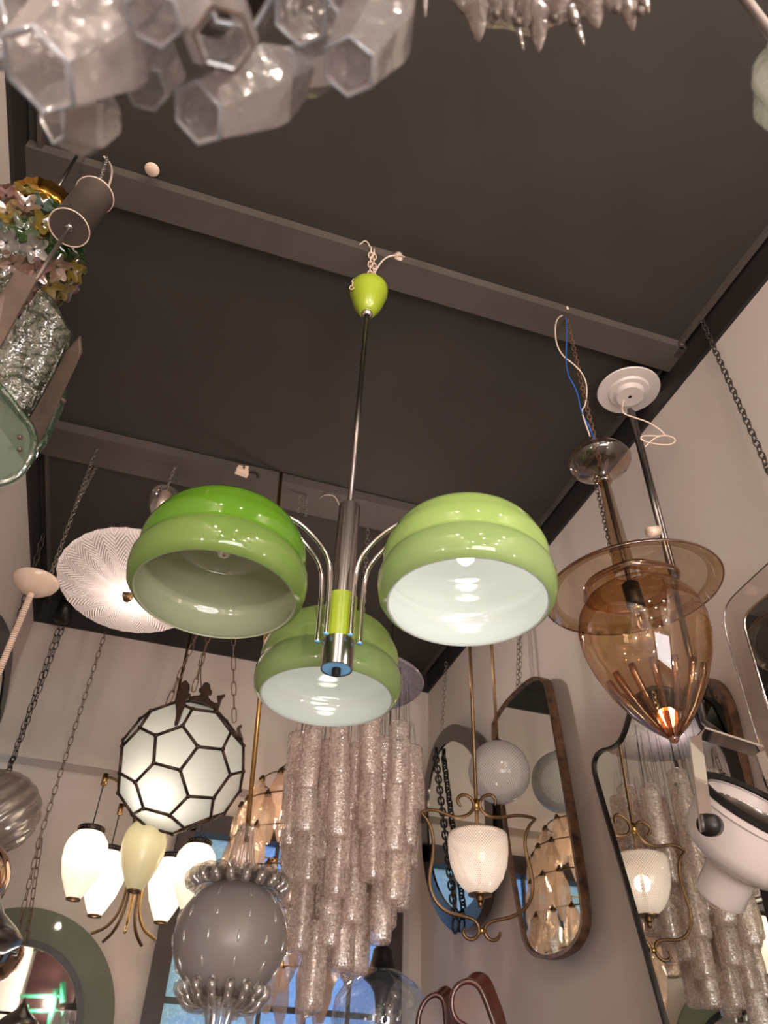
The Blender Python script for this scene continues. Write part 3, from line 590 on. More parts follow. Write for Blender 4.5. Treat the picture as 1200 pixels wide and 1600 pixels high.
for (x, y, Y) in ((262, 1100, 2.76), (302, 1080, 2.82), (366, 1128, 2.88)):
    e_ = aty(x, y, Y); kn = e_.lerp(hkp, .55); b.chain(e_, kn, .062, .0085, .0022); b.chain(kn, hkp-V(0, 0, .02), .03, .008, .002)
b.build('chain', 'rust', t)
MB().tube([aty(316, 1085, 2.85), aty(312, 1050, 2.85), aty(320, 1005, 2.85), hkp-V(0, 0, .01)], .0022, 5, smooth=2).build('cable', 'black', t)
# ---------------------------------------------------------------- five-lantern brass chandelier
fx = aty(216, 1362, 3.18); R5 = .205
t = thing('lantern_chandelier', 'brass chandelier with five lit egg-shaped milk glass lanterns, below the football lantern', 'chandelier', fx)
cen = V(fx.x, fx.y, 0); vd = V(fx.x, fx.y, 0).normalized(); vr = V(vd.y, -vd.x, 0)
zl = fx.z
for k in range(5):
    a = -PI/2+k*2*PI/5; d = vr*math.cos(a)+vd*math.sin(a)
    c = V(cen.x, cen.y, zl)+d*R5
    iv = (k == 0)
    lz = c.z+(.015 if iv else 0)
    lm = MB().lathe(V(c.x, c.y, lz-.125), (0, 0, 1), [(0, .018), (.002, .024), (.03, .040), (.07, .060), (.12, .074), (.16, .076), (.19, .070), (.212, .055), (.222, .045)], 36).build('lantern', 'ivory' if iv else 'lantern', t)
    MB().lathe(V(c.x, c.y, lz-.130), (0, 0, 1), [(0, .018), (0, .025), (.006, .026), (.008, .020), (.004, .018)], 24).build('brass_ring', 'oldbrass', lm)
    cb = MB().lathe(V(c.x, c.y, lz+.095), (0, 0, 1), [(0, .042), (0, .046), (.018, .048), (.022, .044), (.024, .012)], 30)
    cb.build('pierced_cap', 'black', lm, auto=30)
    b = MB()
    for j in range(24): aa = 2*PI*j/24; b.ball(V(c.x+.0478*math.cos(aa), c.y+.0478*math.sin(aa), lz+.107), .0024, 6)
    b.build('cap_beads', 'oldbrass', lm)
    ht = c+V(0, 0, .30 if k in (0, 1, 4) else .27)
    MB().cyl(V(c.x, c.y, lz+.118), ht, .0022, seg=6).build('drop_cord', 'black', lm)
    MB().cyl(ht-V(0, 0, .03), ht+V(0, 0, .012), .011).build('holder', 'brass', t)
    pts = [ht, ht+V(0, 0, .004)-d*.03, V(cen.x, cen.y, ht.z-.02)+d*.11, V(cen.x, cen.y, ht.z-.12)+d*.055, V(cen.x, cen.y, zl)+d*.03, V(cen.x, cen.y, zl-.12)+d*.028, V(cen.x, cen.y, zl-.19)+d*.06, V(cen.x, cen.y, zl-.22)+d*.115]
    MB().tube(pts, .0055, 8, smooth=3).build('arm', 'brass' if k in (0, 1) else 'oldbrass', t)
    point(V(c.x, c.y, lz+.03), [.08, .32, .5, .8, .32][k], (1, .86, .66), .02)
MB().cyl(V(cen.x, cen.y, zl-.05), V(cen.x, cen.y, ZC), .006).build('rod', 'brass', t)
MB().lathe(V(cen.x, cen.y, zl-.06), (0, 0, 1), [(0, 0), (0, .02), (.03, .034), (.10, .034), (.12, .01)], 20).build('hub', 'brass', t)
# ---------------------------------------------------------------- ribbed grey globe, left edge
gc = aty(-8, 1268, 3.3); gr = px(gc, 66)
t = thing('ribbed_globe_lamp', 'grey swirled ribbed glass globe hanging on chains at the left edge', 'lamp', gc)
b = MB(); n, seg = 24, 90; vs = []
for i in range(n+1):
    th = PI*i/n
    for j in range(seg):
        a = 2*PI*j/seg+.9*(1-math.cos(th)); r = gr*math.sin(th)*(1+.045*math.cos(15*2*PI*j/seg)); vs.append(gc+V(r*math.cos(a), r*math.sin(a), -gr*.96*math.cos(th)))
b.add(vs, [(i*seg+j, i*seg+(j+1) % seg, (i+1)*seg+(j+1) % seg, (i+1)*seg+j) for i in range(n) for j in range(seg)]); b.build('ribbed_globe', 'ribgrey', t)
ctp = gc+V(0, 0, gr*.95); cend = atz(98, 962, 1.93)
MB().chain(ctp, V(ctp.x, ctp.y, ctp.z+.06), .03, .008, .003).build('hook', 'black', t)
b = MB().chain(aty(15, 1198, 3.3), cend, .05, .009, .002); b.chain(aty(20, 1188, 3.3), cend+V(.02, 0, 0), .05, .009, .002); b.chain(cend+V(.02, 0, 0), atz(114, 935, 2.05), .03, .007, .002); b.build('chain', 'ironchain', t)
MB().cyl(cend-V(0, .0, .03), V(cend.x, cend.y, ZC), .035).build('canopy', 'black', t)
# copper ball and dark cone, left edge
c2 = aty(-48, 1372, 2.9); tag(MB().ball(c2, px(c2, 60), 32).build('copper_ball_lamp', 'copper'), 'coppery mirrored ball peeping in at the left edge below the ribbed globe', 'lamp')
MB().cyl(c2, V(XL, c2.y, c2.z), .006).build('wall_arm', 'black', bpy.data.objects['copper_ball_lamp'])
c3 = aty(-20, 1455, 2.5)
tt = tag(MB().lathe(c3-V(0, 0, .045), (0, 0, 1), [(0, .003), (0, .06), (.02, .09), (.035, .095), (.06, .07), (.09, .03), (.12, .01), (.14, .002)], 32).build('dark_lamp_shade', 'steel'), 'dark metal lampshade tip at the left edge above the round mirror', 'lampshade')
MB().cyl(c3+V(0, 0, .03), V(XL, c3.y, c3.z+.03), .006).build('wall_arm', 'black', tt)
# ---------------------------------------------------------------- mirrors: helpers (wall-parallel plates)
def plate_mirror(name, label, pts, mat_frame, fw, thick, nrm, inner=None, mirror='mirror', raised=.004, smooth=2, loc=None, extra=None):
    """pts: outline in a plane; nrm: direction out of the wall"""
    pts = closed_smooth(pts, smooth); n = len(pts); c = sum(pts, V(0, 0, 0))/n
    t = thing(name, label, 'mirror', c)
    nr = Vector(nrm).normalized(); inn = []
    for i, p in enumerate(pts):
        tg = (pts[(i+1) % n]-pts[i-1]).normalized(); side = tg.cross(nr)
        if side.dot(c-p) < 0: side = -side
        inn.append(p+side*fw)
    MB().prism([p-nr*.001 for p in inn], -nr*.006).build('mirror_glass', mirror, t, flat=True)
    MB().ringframe([p+nr*raised for p in pts], [p+nr*raised for p in inn], -nr*thick).build('frame', mat_frame, t, flat=False, auto=40)
    return t, pts, inn
XN = V(-1, 0, 0)
def onx(l, X): return [atx(x, y, X) for x, y in l]
# oval smoked mirror
ov = onx([(704, 1130), (682, 1153), (667, 1200), (660, 1250), (659, 1297), (663, 1359), (674, 1406), (689, 1437), (707, 1456), (723, 1458), (742, 1444), (758, 1416), (768, 1360), (772, 1300), (771, 1250), (764, 1195), (745, 1150), (726, 1134)], 1.29)
t, o_, i_ = plate_mirror('oval_mirror', 'large oval wall mirror with broad smoked glass border, behind the scrolled brass lamp', ov, 'smoke', .075, .035, XN)
tp = max(o_, key=lambda p: p.z)
MB().chain(tp, V(tp.x+.03, tp.y, ZT), .028, .007, .0018).build('chain', 'zinc', t)
mb = MB().chain(atx(681, 1182, 1.271), atx(711, 1432, 1.271), .042, .013, .0045); mb.tube([atx(711, 1432, 1.272)+V(0, .03*math.cos(a/10*2*PI), -.03+.03*math.sin(a/10*2*PI)) for a in range(10)], .004, 6, closed=True)
mb.box(atx(681, 1178, 1.271), (.012, .02, .06)); tag(mb.build('chain_reflection', 'black'), 'thick black chain shape standing in for a chain reflected in the oval mirror', 'chain')  # solid chain modelled in place of a reflected one
# asymmetric brown-framed mirror
am = onx([(768, 1137), (776, 1200), (784, 1259), (791, 1310), (798, 1359), (812, 1437), (820, 1478), (836, 1497), (861, 1500), (889, 1489), (907, 1466), (914, 1437), (909, 1390), (895, 1297), (882, 1219), (870, 1150), (856, 1072), (850, 1060), (836, 1056), (820, 1066), (795, 1090), (776, 1116)], 1.285)
t, o_, i_ = plate_mirror('wall_mirror', 'tall tapered wall mirror in a worn brown frame, reflecting the lit glass chandelier', am, 'woodframe', .012, .03, XN, raised=.006, smooth=1)
b = MB(); tp = atx(812, 1075, 1.29)
b.chain(tp, V(XR-.02, tp.y-.02, ZT), .028, .007, .0017); b.chain(tp+V(0, .02, 0), V(XR-.02, tp.y+.0, ZT), .028, .007, .0017, phase=.6); b.build('chain', 'zinc', t)
# black-framed shaped mirror
bm = onx([(985, 1100), (980, 1125), (974, 1145), (966, 1160), (955, 1167), (940, 1170), (929, 1181), (926, 1200), (932, 1226), (981, 1392), (1036, 1590), (1060, 1680), (1270, 1680), (1255, 1640), (1205, 1430), (1150, 1215), (1136, 1170), (1118, 1150), (1100, 1140), (1092, 1120), (1075, 1085), (1030, 1068), (1000, 1080)], 1.28)
plate_mirror('shaped_mirror', 'long shaped wall mirror with thin black frame, reflecting the lattice basket lamp', bm, 'black', .0075, .03, XN, raised=.006, smooth=1)
# brown-framed mirror behind the spotlight
wm = onx([(1050, 1130), (1062, 1090), (1080, 1062), (1105, 1056), (1126, 1072), (1140, 1105), (1152, 1165), (1166, 1230), (1182, 1300), (1190, 1350), (1160, 1370), (1130, 1350), (1090, 1300), (1065, 1220)], 1.325)
plate_mirror('small_mirror', 'brown wood framed mirror tucked behind the white spotlight bracket', wm, 'woodframe', .018, .028, XN, raised=.004, smooth=1)
# clear acrylic bordered mirror
po = onx([(1200, 880), (1158, 919), (1137, 940), (1131, 960), (1134, 990), (1150, 1042), (1170, 1110), (1197, 1200), (1225, 1290), (1300, 1320), (1420, 1280), (1440, 1200), (1400, 1000), (1370, 880), (1320, 830), (1260, 830)], 1.25)
pi_ = onx([(1200, 932), (1176, 951), (1167, 962), (1165, 974), (1168, 990), (1180, 1030), (1197, 1086), (1235, 1200), (1260, 1230), (1320, 1220), (1370, 1180), (1375, 1130), (1345, 990), (1320, 920), (1280, 890), (1240, 900)], 1.245)
t = thing('acrylic_mirror', 'mirror with wide clear acrylic border cut off by the right edge', 'mirror', po[0])
MB().prism(closed_smooth(po, 2), V(.008, 0, 0)).build('acrylic_border', 'plexi', t, flat=True)
MB().tube(closed_smooth(po, 2), .0018, 5, closed=True).build('border_edge', 'chrome_dark', t)
pc = closed_smooth(pi_, 2)
MB().prism(pc, V(-.004, 0, 0)).build('mirror_glass', 'mirror', t, flat=True); MB().tube([p-V(.004, 0, 0) for p in pc], .003, 6, closed=True).build('mirror_rim', 'chrome', t)
b = MB(); q0 = atz(1095, 497, 2.045); q1 = atx(1201, 735, 1.30); b.chain(q0, q1, .03, .008, .0021); b.chain(q1, atx(1250, 832, 1.26), .03, .008, .0021); b.ball(q1, .009, 10); b.build('chain', 'ironchain', t)
MB().tube([q0+V(0, .01*math.cos(a/8*2*PI), .008*math.sin(a/8*2*PI)) for a in range(8)], .0022, 5, closed=True).build('ceiling_hook', 'zinc', t)
# round mirror with grey-green border, lower left on the back wall
mc = aty(2, 1602, 3.56); mo = px(mc, 168); mi_ = px(mc, 118)
tilt = math.radians(0); nrm = V(0, -math.cos(tilt), math.sin(tilt)); ux = V(1, 0, 0); uz = V(0, math.sin(tilt), math.cos(tilt))
def circ(r, n=72, o=0): return [mc+ux*(r*math.cos(2*PI*k/n))+uz*(r*math.sin(2*PI*k/n))+nrm*o for k in range(n)]
t = thing('round_mirror', 'round mirror with wide grey-green glass border at lower left, hung on a chain', 'mirror', mc)
MB().ringframe(circ(mo), circ(mi_), -nrm*.012).build('glass_border', 'greenmirror', t, auto=40)
MB().ringframe(circ(mi_*1.02, o=.01), circ(mi_*.93, o=.01), -nrm*.02).build('inner_frame', 'black', t, auto=40)
MB().prism(circ(mi_*.95, o=.003), -nrm*.005).build('mirror_glass', 'mirror', t, flat=True)
b = MB(); p0 = atz(168, 977, 1.93); p1 = aty(62, 1310, 3.52); p2 = aty(24, 1475, 3.52)
b.chain(p0, p1, .042, .0085, .0018); b.chain(p1, p2, .042, .0085, .0018); b.chain(p1+V(.006, 0, 0), p2+V(.035, 0, .01), .042, .0085, .0018, phase=.5); b.build('chain', 'rust', t)
MB().box(p2, (.02, .03, .05)).build('hanger', 'zinc', t)
# dark oval mirror on the left wall
dm = [atx(x, y, -.66) for x, y in ((0, 958), (14, 985), (20, 1018), (15, 1060), (8, 1100), (-2, 1135), (-16, 1150), (-34, 1110), (-40, 1050), (-30, 990), (-14, 960))]
t, o_, i_ = plate_mirror('dark_mirror', 'dark rounded mirror on the left wall at the left edge', dm, 'black', .10, .02, V(1, 0, 0), smooth=2)
tp = max(o_, key=lambda p: p.z); MB().chain(tp, atz(68, 835, 2.03), .04, .011, .003).build('chain', 'ironchain', t)
# ---------------------------------------------------------------- pink polyhedral glass chandelier, lit
pc = V(.63, 3.2, 0)
t = thing('drop_chandelier', 'lit pinkish chandelier of long faceted glass drops hanging before the window', 'chandelier', V(pc.x, pc.y, .85+H))
first = None; random.seed(5)
rows = [(1.235, .09, 5), (1.17, .17, 9), (1.06, .235, 13), (.93, .255, 14), (.79, .255, 14), (.65, .23, 13), (.53, .16, 9)]
for ri, (z, r, n) in enumerate(rows):
    for k in range(n):
        a = 2*PI*(k+.5*(ri % 2))/n+.2*random.random(); loc = V(r*math.cos(a), r*math.sin(a), z-.85+.01*random.random())
        if first is None:
            b = MB().lathe(V(0, 0, 0), (0, 0, -1), [(0, .006), (.004, .012), (.065, .036), (.12, .036), (.19, .013), (.192, 0)], 6)
            first = b.build('glass_drop', 'poly', t, flat=True, world=False)
            MB().lathe(V(0, 0, 0), (0, 0, 1), [(-.006, .013), (.004, .014), (.010, .008), (.018, .006), (.02, 0)], 10).build('drop_clip', 'oldbrass', first, world=False)
            first.location = loc; first.rotation_euler = (.1, .05, a)
        else: dup(first, t, loc, (random.uniform(-.12, .12), random.uniform(-.12, .12), a+random.random()))
MB().cyl(V(pc.x, pc.y, .55+H), V(pc.x, pc.y, ZB+.0), .006).build('rod', 'steel', t)
b = MB()
for (z, r, n) in rows: b.tube([V(pc.x+(r-.008)*math.cos(2*PI*k/24), pc.y+(r-.008)*math.sin(2*PI*k/24), z+H+.012) for k in range(24)], .003, 5, closed=True)
b.build('wire_frame', 'oldbrass', t)
MB().chain(V(pc.x, pc.y, ZB), V(pc.x, pc.y, ZC), .03, .008, .002).build('chain', 'ironchain', t)
for z, p in ((1.02, 4.2), (.75, 4.2)):
    point((pc.x, pc.y, z+H), p, (1, .74, .48), .03); MB().ball((pc.x+.01, pc.y, z+H), .025, 12).build('light_bulb', 'bulb_on', t)
# ---------------------------------------------------------------- crackled glass tube chandelier
tc_ = V(.655, 2.47, 0); zd = 1.30+H
t = thing('tube_chandelier', 'tiered chandelier of crackled pinkish glass tubes on wires under a grey disc', 'chandelier', V(tc_.x, tc_.y, zd))
MB().lathe(V(tc_.x, tc_.y, zd), (0, 0, 1), [(0, 0), (0, .232), (.006, .235), (.012, .232), (.012, 0)], 60).build('ceiling_disc', 'lilacdisc', t, auto=30)
b = MB().chain(V(tc_.x, tc_.y, zd+.012), V(tc_.x, tc_.y, ZC), .03, .008, .002); b.build('chain', 'zinc', t)
point((tc_.x-.02, tc_.y-.03, zd+.08), 3.6, (1, .86, .76), .04)  # fill light added to brighten the back walls; this chandelier is unlit
tube0 = None; random.seed(11)
tiers = [(1.08, .200, 12), (1.04, .135, 9), (.93, .19, 12), (.86, .13, 9), (.80, .06, 5), (.79, .17, 11), (.70, .115, 8), (.62, .055, 5)]
for ti, (z, r, n) in enumerate(tiers):
    for k in range(n):
        a = 2*PI*(k+.45*(ti % 2))/n+random.uniform(-.06, .06); zz = z+random.uniform(-.03, .03)
        rr_ = r+random.uniform(-.008, .008)
        if tube0 is None:
            Lt = .215
            b = MB().lathe(V(0, 0, 0), (0, 0, -1), [(0, .022), (0, .028), (.006, .0325), (.03, .034), (.08, .032), (.12, .0355), (Lt-.03, .034), (Lt-.006, .033), (Lt, .029), (Lt, .022)], 16, rib=(4, -.10), phase=0)
            tube0 = b.build('glass_tube', 'tube', t, world=False)
            b = MB(); b.cyl(V(.02, 0, -.01), V(.004, 0, .10), .0008, seg=4); b.cyl(V(-.02, 0, -.01), V(-.004, 0, .10), .0008, seg=4); b.build('wire', 'steel', tube0, world=False)
            tube0.location = V(rr_*math.cos(a), rr_*math.sin(a), zz+H-zd); tube0.rotation_euler = (0, 0, a); continue
        dup(tube0, t, V(rr_*math.cos(a), rr_*math.sin(a), zz+H-zd), (random.uniform(-.04, .04), random.uniform(-.04, .04), a+random.random()))
for (x, y, Y) in ((496, 1440, 2.40), (522, 1355, 2.38), (604, 1330, 2.42), (560, 1370, 2.46), (478, 1360, 2.42), (500, 1400, 2.5)):
    P = aty(x, y, Y); dup(tube0, t, P-V(tc_.x, tc_.y, zd), (0, 0, random.random()*3))
b = MB()
for k in range(16):
    a = 2*PI*k/16; b.cyl(V(tc_.x+.18*math.cos(a), tc_.y+.18*math.sin(a), zd), V(tc_.x+.19*math.cos(a), tc_.y+.19*math.sin(a), 1.05+H), .0009, seg=4)
    b.cyl(V(tc_.x+.10*math.cos(a), tc_.y+.10*math.sin(a), zd), V(tc_.x+.11*math.cos(a), tc_.y+.11*math.sin(a), .85+H), .0009, seg=4)
b.build('suspension_wires', 'black', t)
q = aty(623, 1153, 2.3); b = MB().box(q, (.014, .012, .012)); b.box(q+V(.012, 0, -.002), (.008, .012, .012)); b.tube([V(q.x, q.y, zd), q], .0016, 5); b.tube([q, q+V(.015, 0, -.03), q+V(.02, .02, -.08)], .0016, 5, smooth=2); b.build('cable_connector', 'black', t)
# ---------------------------------------------------------------- frosted globe with ruffled glass collars
f0 = aty(405, 1110, 2.3); f1 = aty(388, 1293, 2.3); gC = aty(360, 1467, 2.3); f2 = aty(338, 1640, 2.3)
gR = px(gC, 88); axu = (f1-f2).normalized()
t = thing('frosted_globe_lamp', 'grey frosted glass globe with cut ovals and ruffled clear collars on a brass rod', 'lamp', gC)
rt = f1+(f0-f1)*((ZC-f1.z)/(f0.z-f1.z))
MB().cyl(f1-V(0, 0, .04), rt, .0075).build('rod', 'brass', t)
MB().ball(gC, gR, 48, .96, axis=axu).build('globe', 'frost', t)
gT = gC+axu*gR*.93; 
Lc = (f1-gT).length
MB().lathe(gT, axu, [(0, .060), (.01, .052), (Lc*.35, .036), (Lc*.7, .026), (Lc*.93, .020), (Lc, .024), (Lc+.006, .018), (Lc+.006, .008)], 64, rib=(16, .07)).build('glass_cone', 'ruffle', t)
def ruffle(P, ax, r0, r1, h, k, name):
    b = MB().lathe(P, ax, [(0, r0), (h*.5, r0+(r1-r0)*.45), (h*.45, r0+(r1-r0)*.75), (h*.2, r1*.95)], 160, rib=(k, .02, lambda q: .005*q))
    X_, Y_, Z_ = frame_of(ax)
    for i in range(k):                                    # rounded glass lobes pinched around the collar
        a = 2*PI*i/k; d = X_*math.cos(a)+Y_*math.sin(a)
        pts = [P+d*(r0+(r1-r0)*u)+Z_*(h*z) for u, z in ((.1, .2), (.35, .65), (.6, .85), (.82, .65), (.98, .15), (1.0, -.45), (.93, -.8))]
        b.tube(arc(pts, 2), lambda u: r1*PI/k*.62*(.5+.5*min(1, u*2)), 8)
    return b.build(name, 'ruffle', t)
ruffle(gT+axu*.004, axu, .03, px(gC, 80), .022, 20, 'upper_ruffle'); ruffle(gT-axu*.006, axu, .03, px(gC, 74), .016, 20, 'upper_ruffle')
gB = gC-axu*gR*.90
ruffle(gB+axu*.01, -axu, .02, px(gC, 66), .018, 16, 'lower_ruffle'); ruffle(gB-axu*.008, -axu, .02, px(gC, 58), .02, 16, 'lower_ruffle')
MB().lathe(gB, -axu, [(0, .045), (.02, .040), (.05, .030), (.09, .026), (.13, .030), (.17, .026), (.2, .01)], 64, rib=(14, .09)).build('glass_stem', 'ruffle', t)
x_, y_, z_ = frame_of(axu)
for i, (tz, cnt) in enumerate(((.62, 9), (.28, 11), (-.12, 12), (-.50, 10))):
    for k in range(cnt):
        a = 2*PI*(k+.5*(i % 2))/cnt; rr_ = math.sqrt(1-tz*tz); d = (x_*math.cos(a)+y_*math.sin(a))*rr_+axu*tz
        tang = (axu-d*axu.dot(d)).normalized(); MB().ball(gC+d*gR*.992, .0045, 12, 3.4, axis=tang).build('cut_oval', 'cut', t)
# ---------------------------------------------------------------- clear dome pendant with black cap
dc = aty(588, 1590, 2.72); dr_ = px(dc, 77); dcap = aty(598, 1478, 2.72)
t = thing('dome_pendant', 'clear blue-grey glass dome pendant with black funnel cap at bottom centre', 'lamp', dc)
MB().lathe(V(dcap.x, dcap.y, dcap.z-.078), (0, 0, 1), [(-.21, dr_*.80), (-.17, dr_*.95), (-.12, dr_), (-.07, dr_*.94), (-.03, dr_*.76), (0, dr_*.44), (.008, dr_*.36)], 48).build('glass_dome', 'smokyglobe', t)
MB().lathe(V(dcap.x, dcap.y, dcap.z-.078), (0, 0, 1), [(0, .0), (0, .052), (.006, .053), (.016, .042), (.04, .034), (.066, .030), (.075, .022), (.078, .006)], 32).build('cap', 'black', t, auto=50)
MB().lathe(V(dcap.x, dcap.y, dcap.z-.082), (0, 0, -1), [(0, .062), (.012, .058), (.03, .036), (.05, .023), (.08, .018), (.13, .017), (.13, 0)], 32).build('inner_funnel', 'black', t, auto=50)
MB().cyl(dcap-V(0, 0, .01), dcap+V(0, 0, .035), .007).build('cord_grip', 'oldbrass', t)
MB().cyl(dcap+V(0, 0, .03), V(dcap.x, dcap.y, ZC), .003, seg=8).build('cord', 'black', t)
# ---------------------------------------------------------------- lattice globe pendant
lg = aty(780, 1206, 2.42); lr = px(lg, 48)
t = thing('lattice_globe', 'round white thread-lattice glass globe on a thin brown rod before the brown mirror', 'lamp', lg)
MB().ball(lg, lr, 48).build('globe', 'globe_lat', t)
MB().cyl(lg+V(0, 0, lr*.9), V(lg.x, lg.y, ZC), .0055).build('rod', 'oldbrass', t); MB().cyl(lg+V(0, 0, lr*.93), lg+V(0, 0, lr*1.06), .016).build('globe_cap', 'black', t)
# ---------------------------------------------------------------- scrolled brass lamp with lattice basket shade
YS = 2.26; bk = aty(748, 1352, YS)
t = thing('scroll_lamp', 'lit white lattice basket lamp in a scrolled brass frame', 'lamp', bk)
def zo(l): return [aty(620+x/3.2, 1000+y/3.2, YS) for x, y in l]
MB().lathe(bk-V(0, 0, .082), (0, 0, 1), [(0, .024), (.006, .034), (.02, .052), (.045, .070), (.08, .084), (.115, .090), (.15, .0915), (.168, .090), (.172, .087), (.168, .086), (.16, .087)], 56).build('basket_shade', 'basket', t)
MB().lathe(bk-V(0, 0, .098), (0, 0, 1), [(0, .006), (.0, .012), (.010, .012), (.014, .034), (.018, .035), (.022, 0)], 28).build('bottom_cap', 'oldbrass', t, auto=40)
MB().cyl(bk-V(0, 0, .115), bk-V(0, 0, .095), .0075).build('finial', 'oldbrass', t)
rj = aty(620+398/3.2, 1000+825/3.2, YS); 
MB().cyl(bk-V(0, 0, .08), V(bk.x, bk.y, ZC), .006).build('rod', 'oldbrass', t); MB().cyl(V(bk.x, bk.y, rj.z-.016), V(bk.x, bk.y, rj.z+.016), .0105).build('rod_sleeve', 'brass', t)
fr_ = [[(322, 835), (300, 805), (312, 778), (345, 772), (378, 795), (388, 835), (362, 874), (310, 890), (255, 876), (200, 850), (155, 848), (122, 862)],
       [(122, 862), (165, 915), (185, 1000), (178, 1090), (160, 1180), (168, 1255), (205, 1325), (260, 1366), (330, 1380), (385, 1395), (412, 1430), (410, 1475), (380, 1500), (345, 1490), (330, 1462), (338, 1440)],
       [(492, 826), (494, 795), (470, 772), (432, 780), (412, 812), (420, 852), (465, 884), (530, 888), (590, 876), (650, 880), (694, 895)],
       [(694, 895), (655, 935), (636, 1015), (655, 1100), (680, 1190), (680, 1280), (640, 1352), (565, 1390), (495, 1400), (452, 1418), (436, 1452), (450, 1490), (485, 1506), (512, 1488), (517, 1460)]]
for q in fr_: MB().tube(zo(q), lambda u: .0052*min(1, .45+3*min(u, 1-u)+.25), 8, smooth=2).build('scroll', 'oldbrass', t)
j = zo([(425, 1455)])[0]; MB().cyl(j-V(.008, 0, 0), j+V(.008, 0, 0), .008).build('clamp', 'brass', t)
j = zo([(398, 825)])[0]
point(bk+V(0, 0, .01), .22, (1, .84, .70), .025)
# ---------------------------------------------------------------- amber glass pendant
ah = atz(884, 490, 2.04); aC = aty(930, 722, 1.25); aJ = aty(944, 752, 1.25); aS = aty(972, 872, 1.25); aT = aty(1054, 1158, 1.25); aE = aty(988, 925, 1.25)
t = thing('amber_pendant', 'amber blown glass pendant with wide brim and pointed egg-shaped body, at right', 'lamp', aE)
ua = (aE-aT).normalized(); us = (aJ-aS).normalized()
Le = (aE-aT).length; re_ = px(aE, 96)
egg = [(0, .001), (Le*.02, .012), (Le*.08, re_*.26), (Le*.18, re_*.48), (Le*.32, re_*.70), (Le*.48, re_*.88), (Le*.62, re_*.98), (Le*.74, re_*1.0), (Le*.85, re_*.94), (Le*.94, re_*.80), (Le*1.0, re_*.60), (Le*1.02, re_*.50)]
MB().lathe(aT, ua, egg, 64).build('egg_shade', 'amber', t)
MB().ball(aT+ua*.006, .011, 14).build('glass_tip', 'amber_dark', t)
x_, y_, z_ = frame_of(ua)
def eggr(tt):
    for (a, ra), (b_, rb) in zip(egg, egg[1:]):
        if tt <= b_: return ra+(rb-ra)*(tt-a)/(b_-a)
    return egg[-1][1]
for k in range(14):
    a = 2*PI*k/14; pts = []
    for i in range(9):
        tt = Le*(.03+.37*i/8); r = eggr(tt)*.93-.003; pts.append(aT+ua*tt+(x_*math.cos(a)+y_*math.sin(a))*r)
    MB().tube(pts, lambda u: .0022+.0068*u**.8*(1 if u < .93 else .7), 8).build('glass_rib', 'amber_dark', t)
rb_ = px(aE, 137); bP = aE+ua*.005
MB().lathe(bP, ua, [(0, re_*.72), (.003, re_*.9), (.0, re_*1.2), (-.006, rb_), (-.003, rb_*1.003), (.003, rb_*.99), (.006, re_*1.2)], 72).build('brim', 'amber_pale', t)
MB().tube([bP-ua*.004+(x_*math.cos(2*PI*k/72)+y_*math.sin(2*PI*k/72))*rb_ for k in range(72)], .0022, 6, closed=True).build('brim_edge', 'amber_dark', t)
MB().lathe(bP-ua*.002, ua, [(0, re_*.74), (.006, re_*.80), (.014, re_*.76), (.022, re_*.70), (.03, re_*.60), (.036, re_*.40), (.040, re_*.22), (.05, .03)], 48, rib=(6, .03)).build('hat_crown', 'amber_dark', t)
Ls = (aJ-aS).length
MB().lathe(aS-us*.05, us, [(0, .026), (.05, .024), (.05+Ls*.6, .0165), (.05+Ls, .013)], 32).build('glass_stem', 'amber_cup', t)
MB().lathe(aJ-us*.008, us, [(0, .013), (.003, .019), (.008, .020), (.012, .017), (.016, .020), (.02, .014)], 28).build('stem_ring', 'amber_dark', t)
rc = px(aC, 49)
MB().lathe(aJ+us*.012, us, [(0, .012), (.012, .018), (.028, rc*.62), (.042, rc*.92), (.056, rc), (.068, rc*.93), (.074, rc*.80), (.070, rc*.6), (.066, rc*.3)], 48).build('glass_cup', 'amber_cup', t)
MB().cyl(aJ+us*.05, aE+ua*.01, .0055).build('inner_rod', 'bronze', t)
sk = aE-ua*.01
MB().cyl(sk+ua*.03, sk-ua*.03, .020).build('socket', 'black', t)
MB().lathe(sk-ua*.028, -ua, [(0, .014), (.012, .016), (.03, .022), (.055, .034), (.08, .036), (.10, .028), (.112, .012), (.115, 0)], 32).build('light_bulb', 'bulbglass', t)
MB().cyl(sk-ua*.028, sk-ua*.040, .0145).build('bulb_base', 'chrome', t)
MB().cyl(sk-ua*.04, sk-ua*.075, .004).build('filament', 'chrome', t)
b = MB().chain(aJ+us*.05, ah, .02, .006, .0016); b.build('chain', 'rust', t)
ch = MB().chain(aty(933, 765, 1.27), aty(956, 868, 1.27), .016, .0045, .0012); ch.chain(aty(933, 765, 1.27), aty(928, 742, 1.27), .016, .0045, .0012); ch.build('loose_chain', 'ironchain', t)
b = MB().tube([ah, aty(866, 500, 1.24), aty(870, 550, 1.24), aty(905, 575, 1.245), aty(918, 600, 1.25), aty(915, 635, 1.25), aty(908, 640, 1.25), aty(914, 660, 1.25), aty(922, 682, 1.25)], .0022, 6, smooth=3); b.build('white_cable', 'wire_white', t)
b = MB().tube([ah, aty(886, 520, 1.24), aty(883, 580, 1.24), aty(902, 610, 1.245), aty(908, 645, 1.25), aty(920, 665, 1.25), aty(930, 690, 1.25)], .002, 6, smooth=3); b.build('blue_cable', 'wire_blue', t)
b = MB().box(atz(887, 487, 2.04), (.03, .018, .014), Matrix.Rotation(.5, 3, 'Z')); b.box(atz(898, 492, 2.035), (.02, .005, .006), Matrix.Rotation(.3, 3, 'Z')); b.build('ceiling_clip', 'wire_white', t)
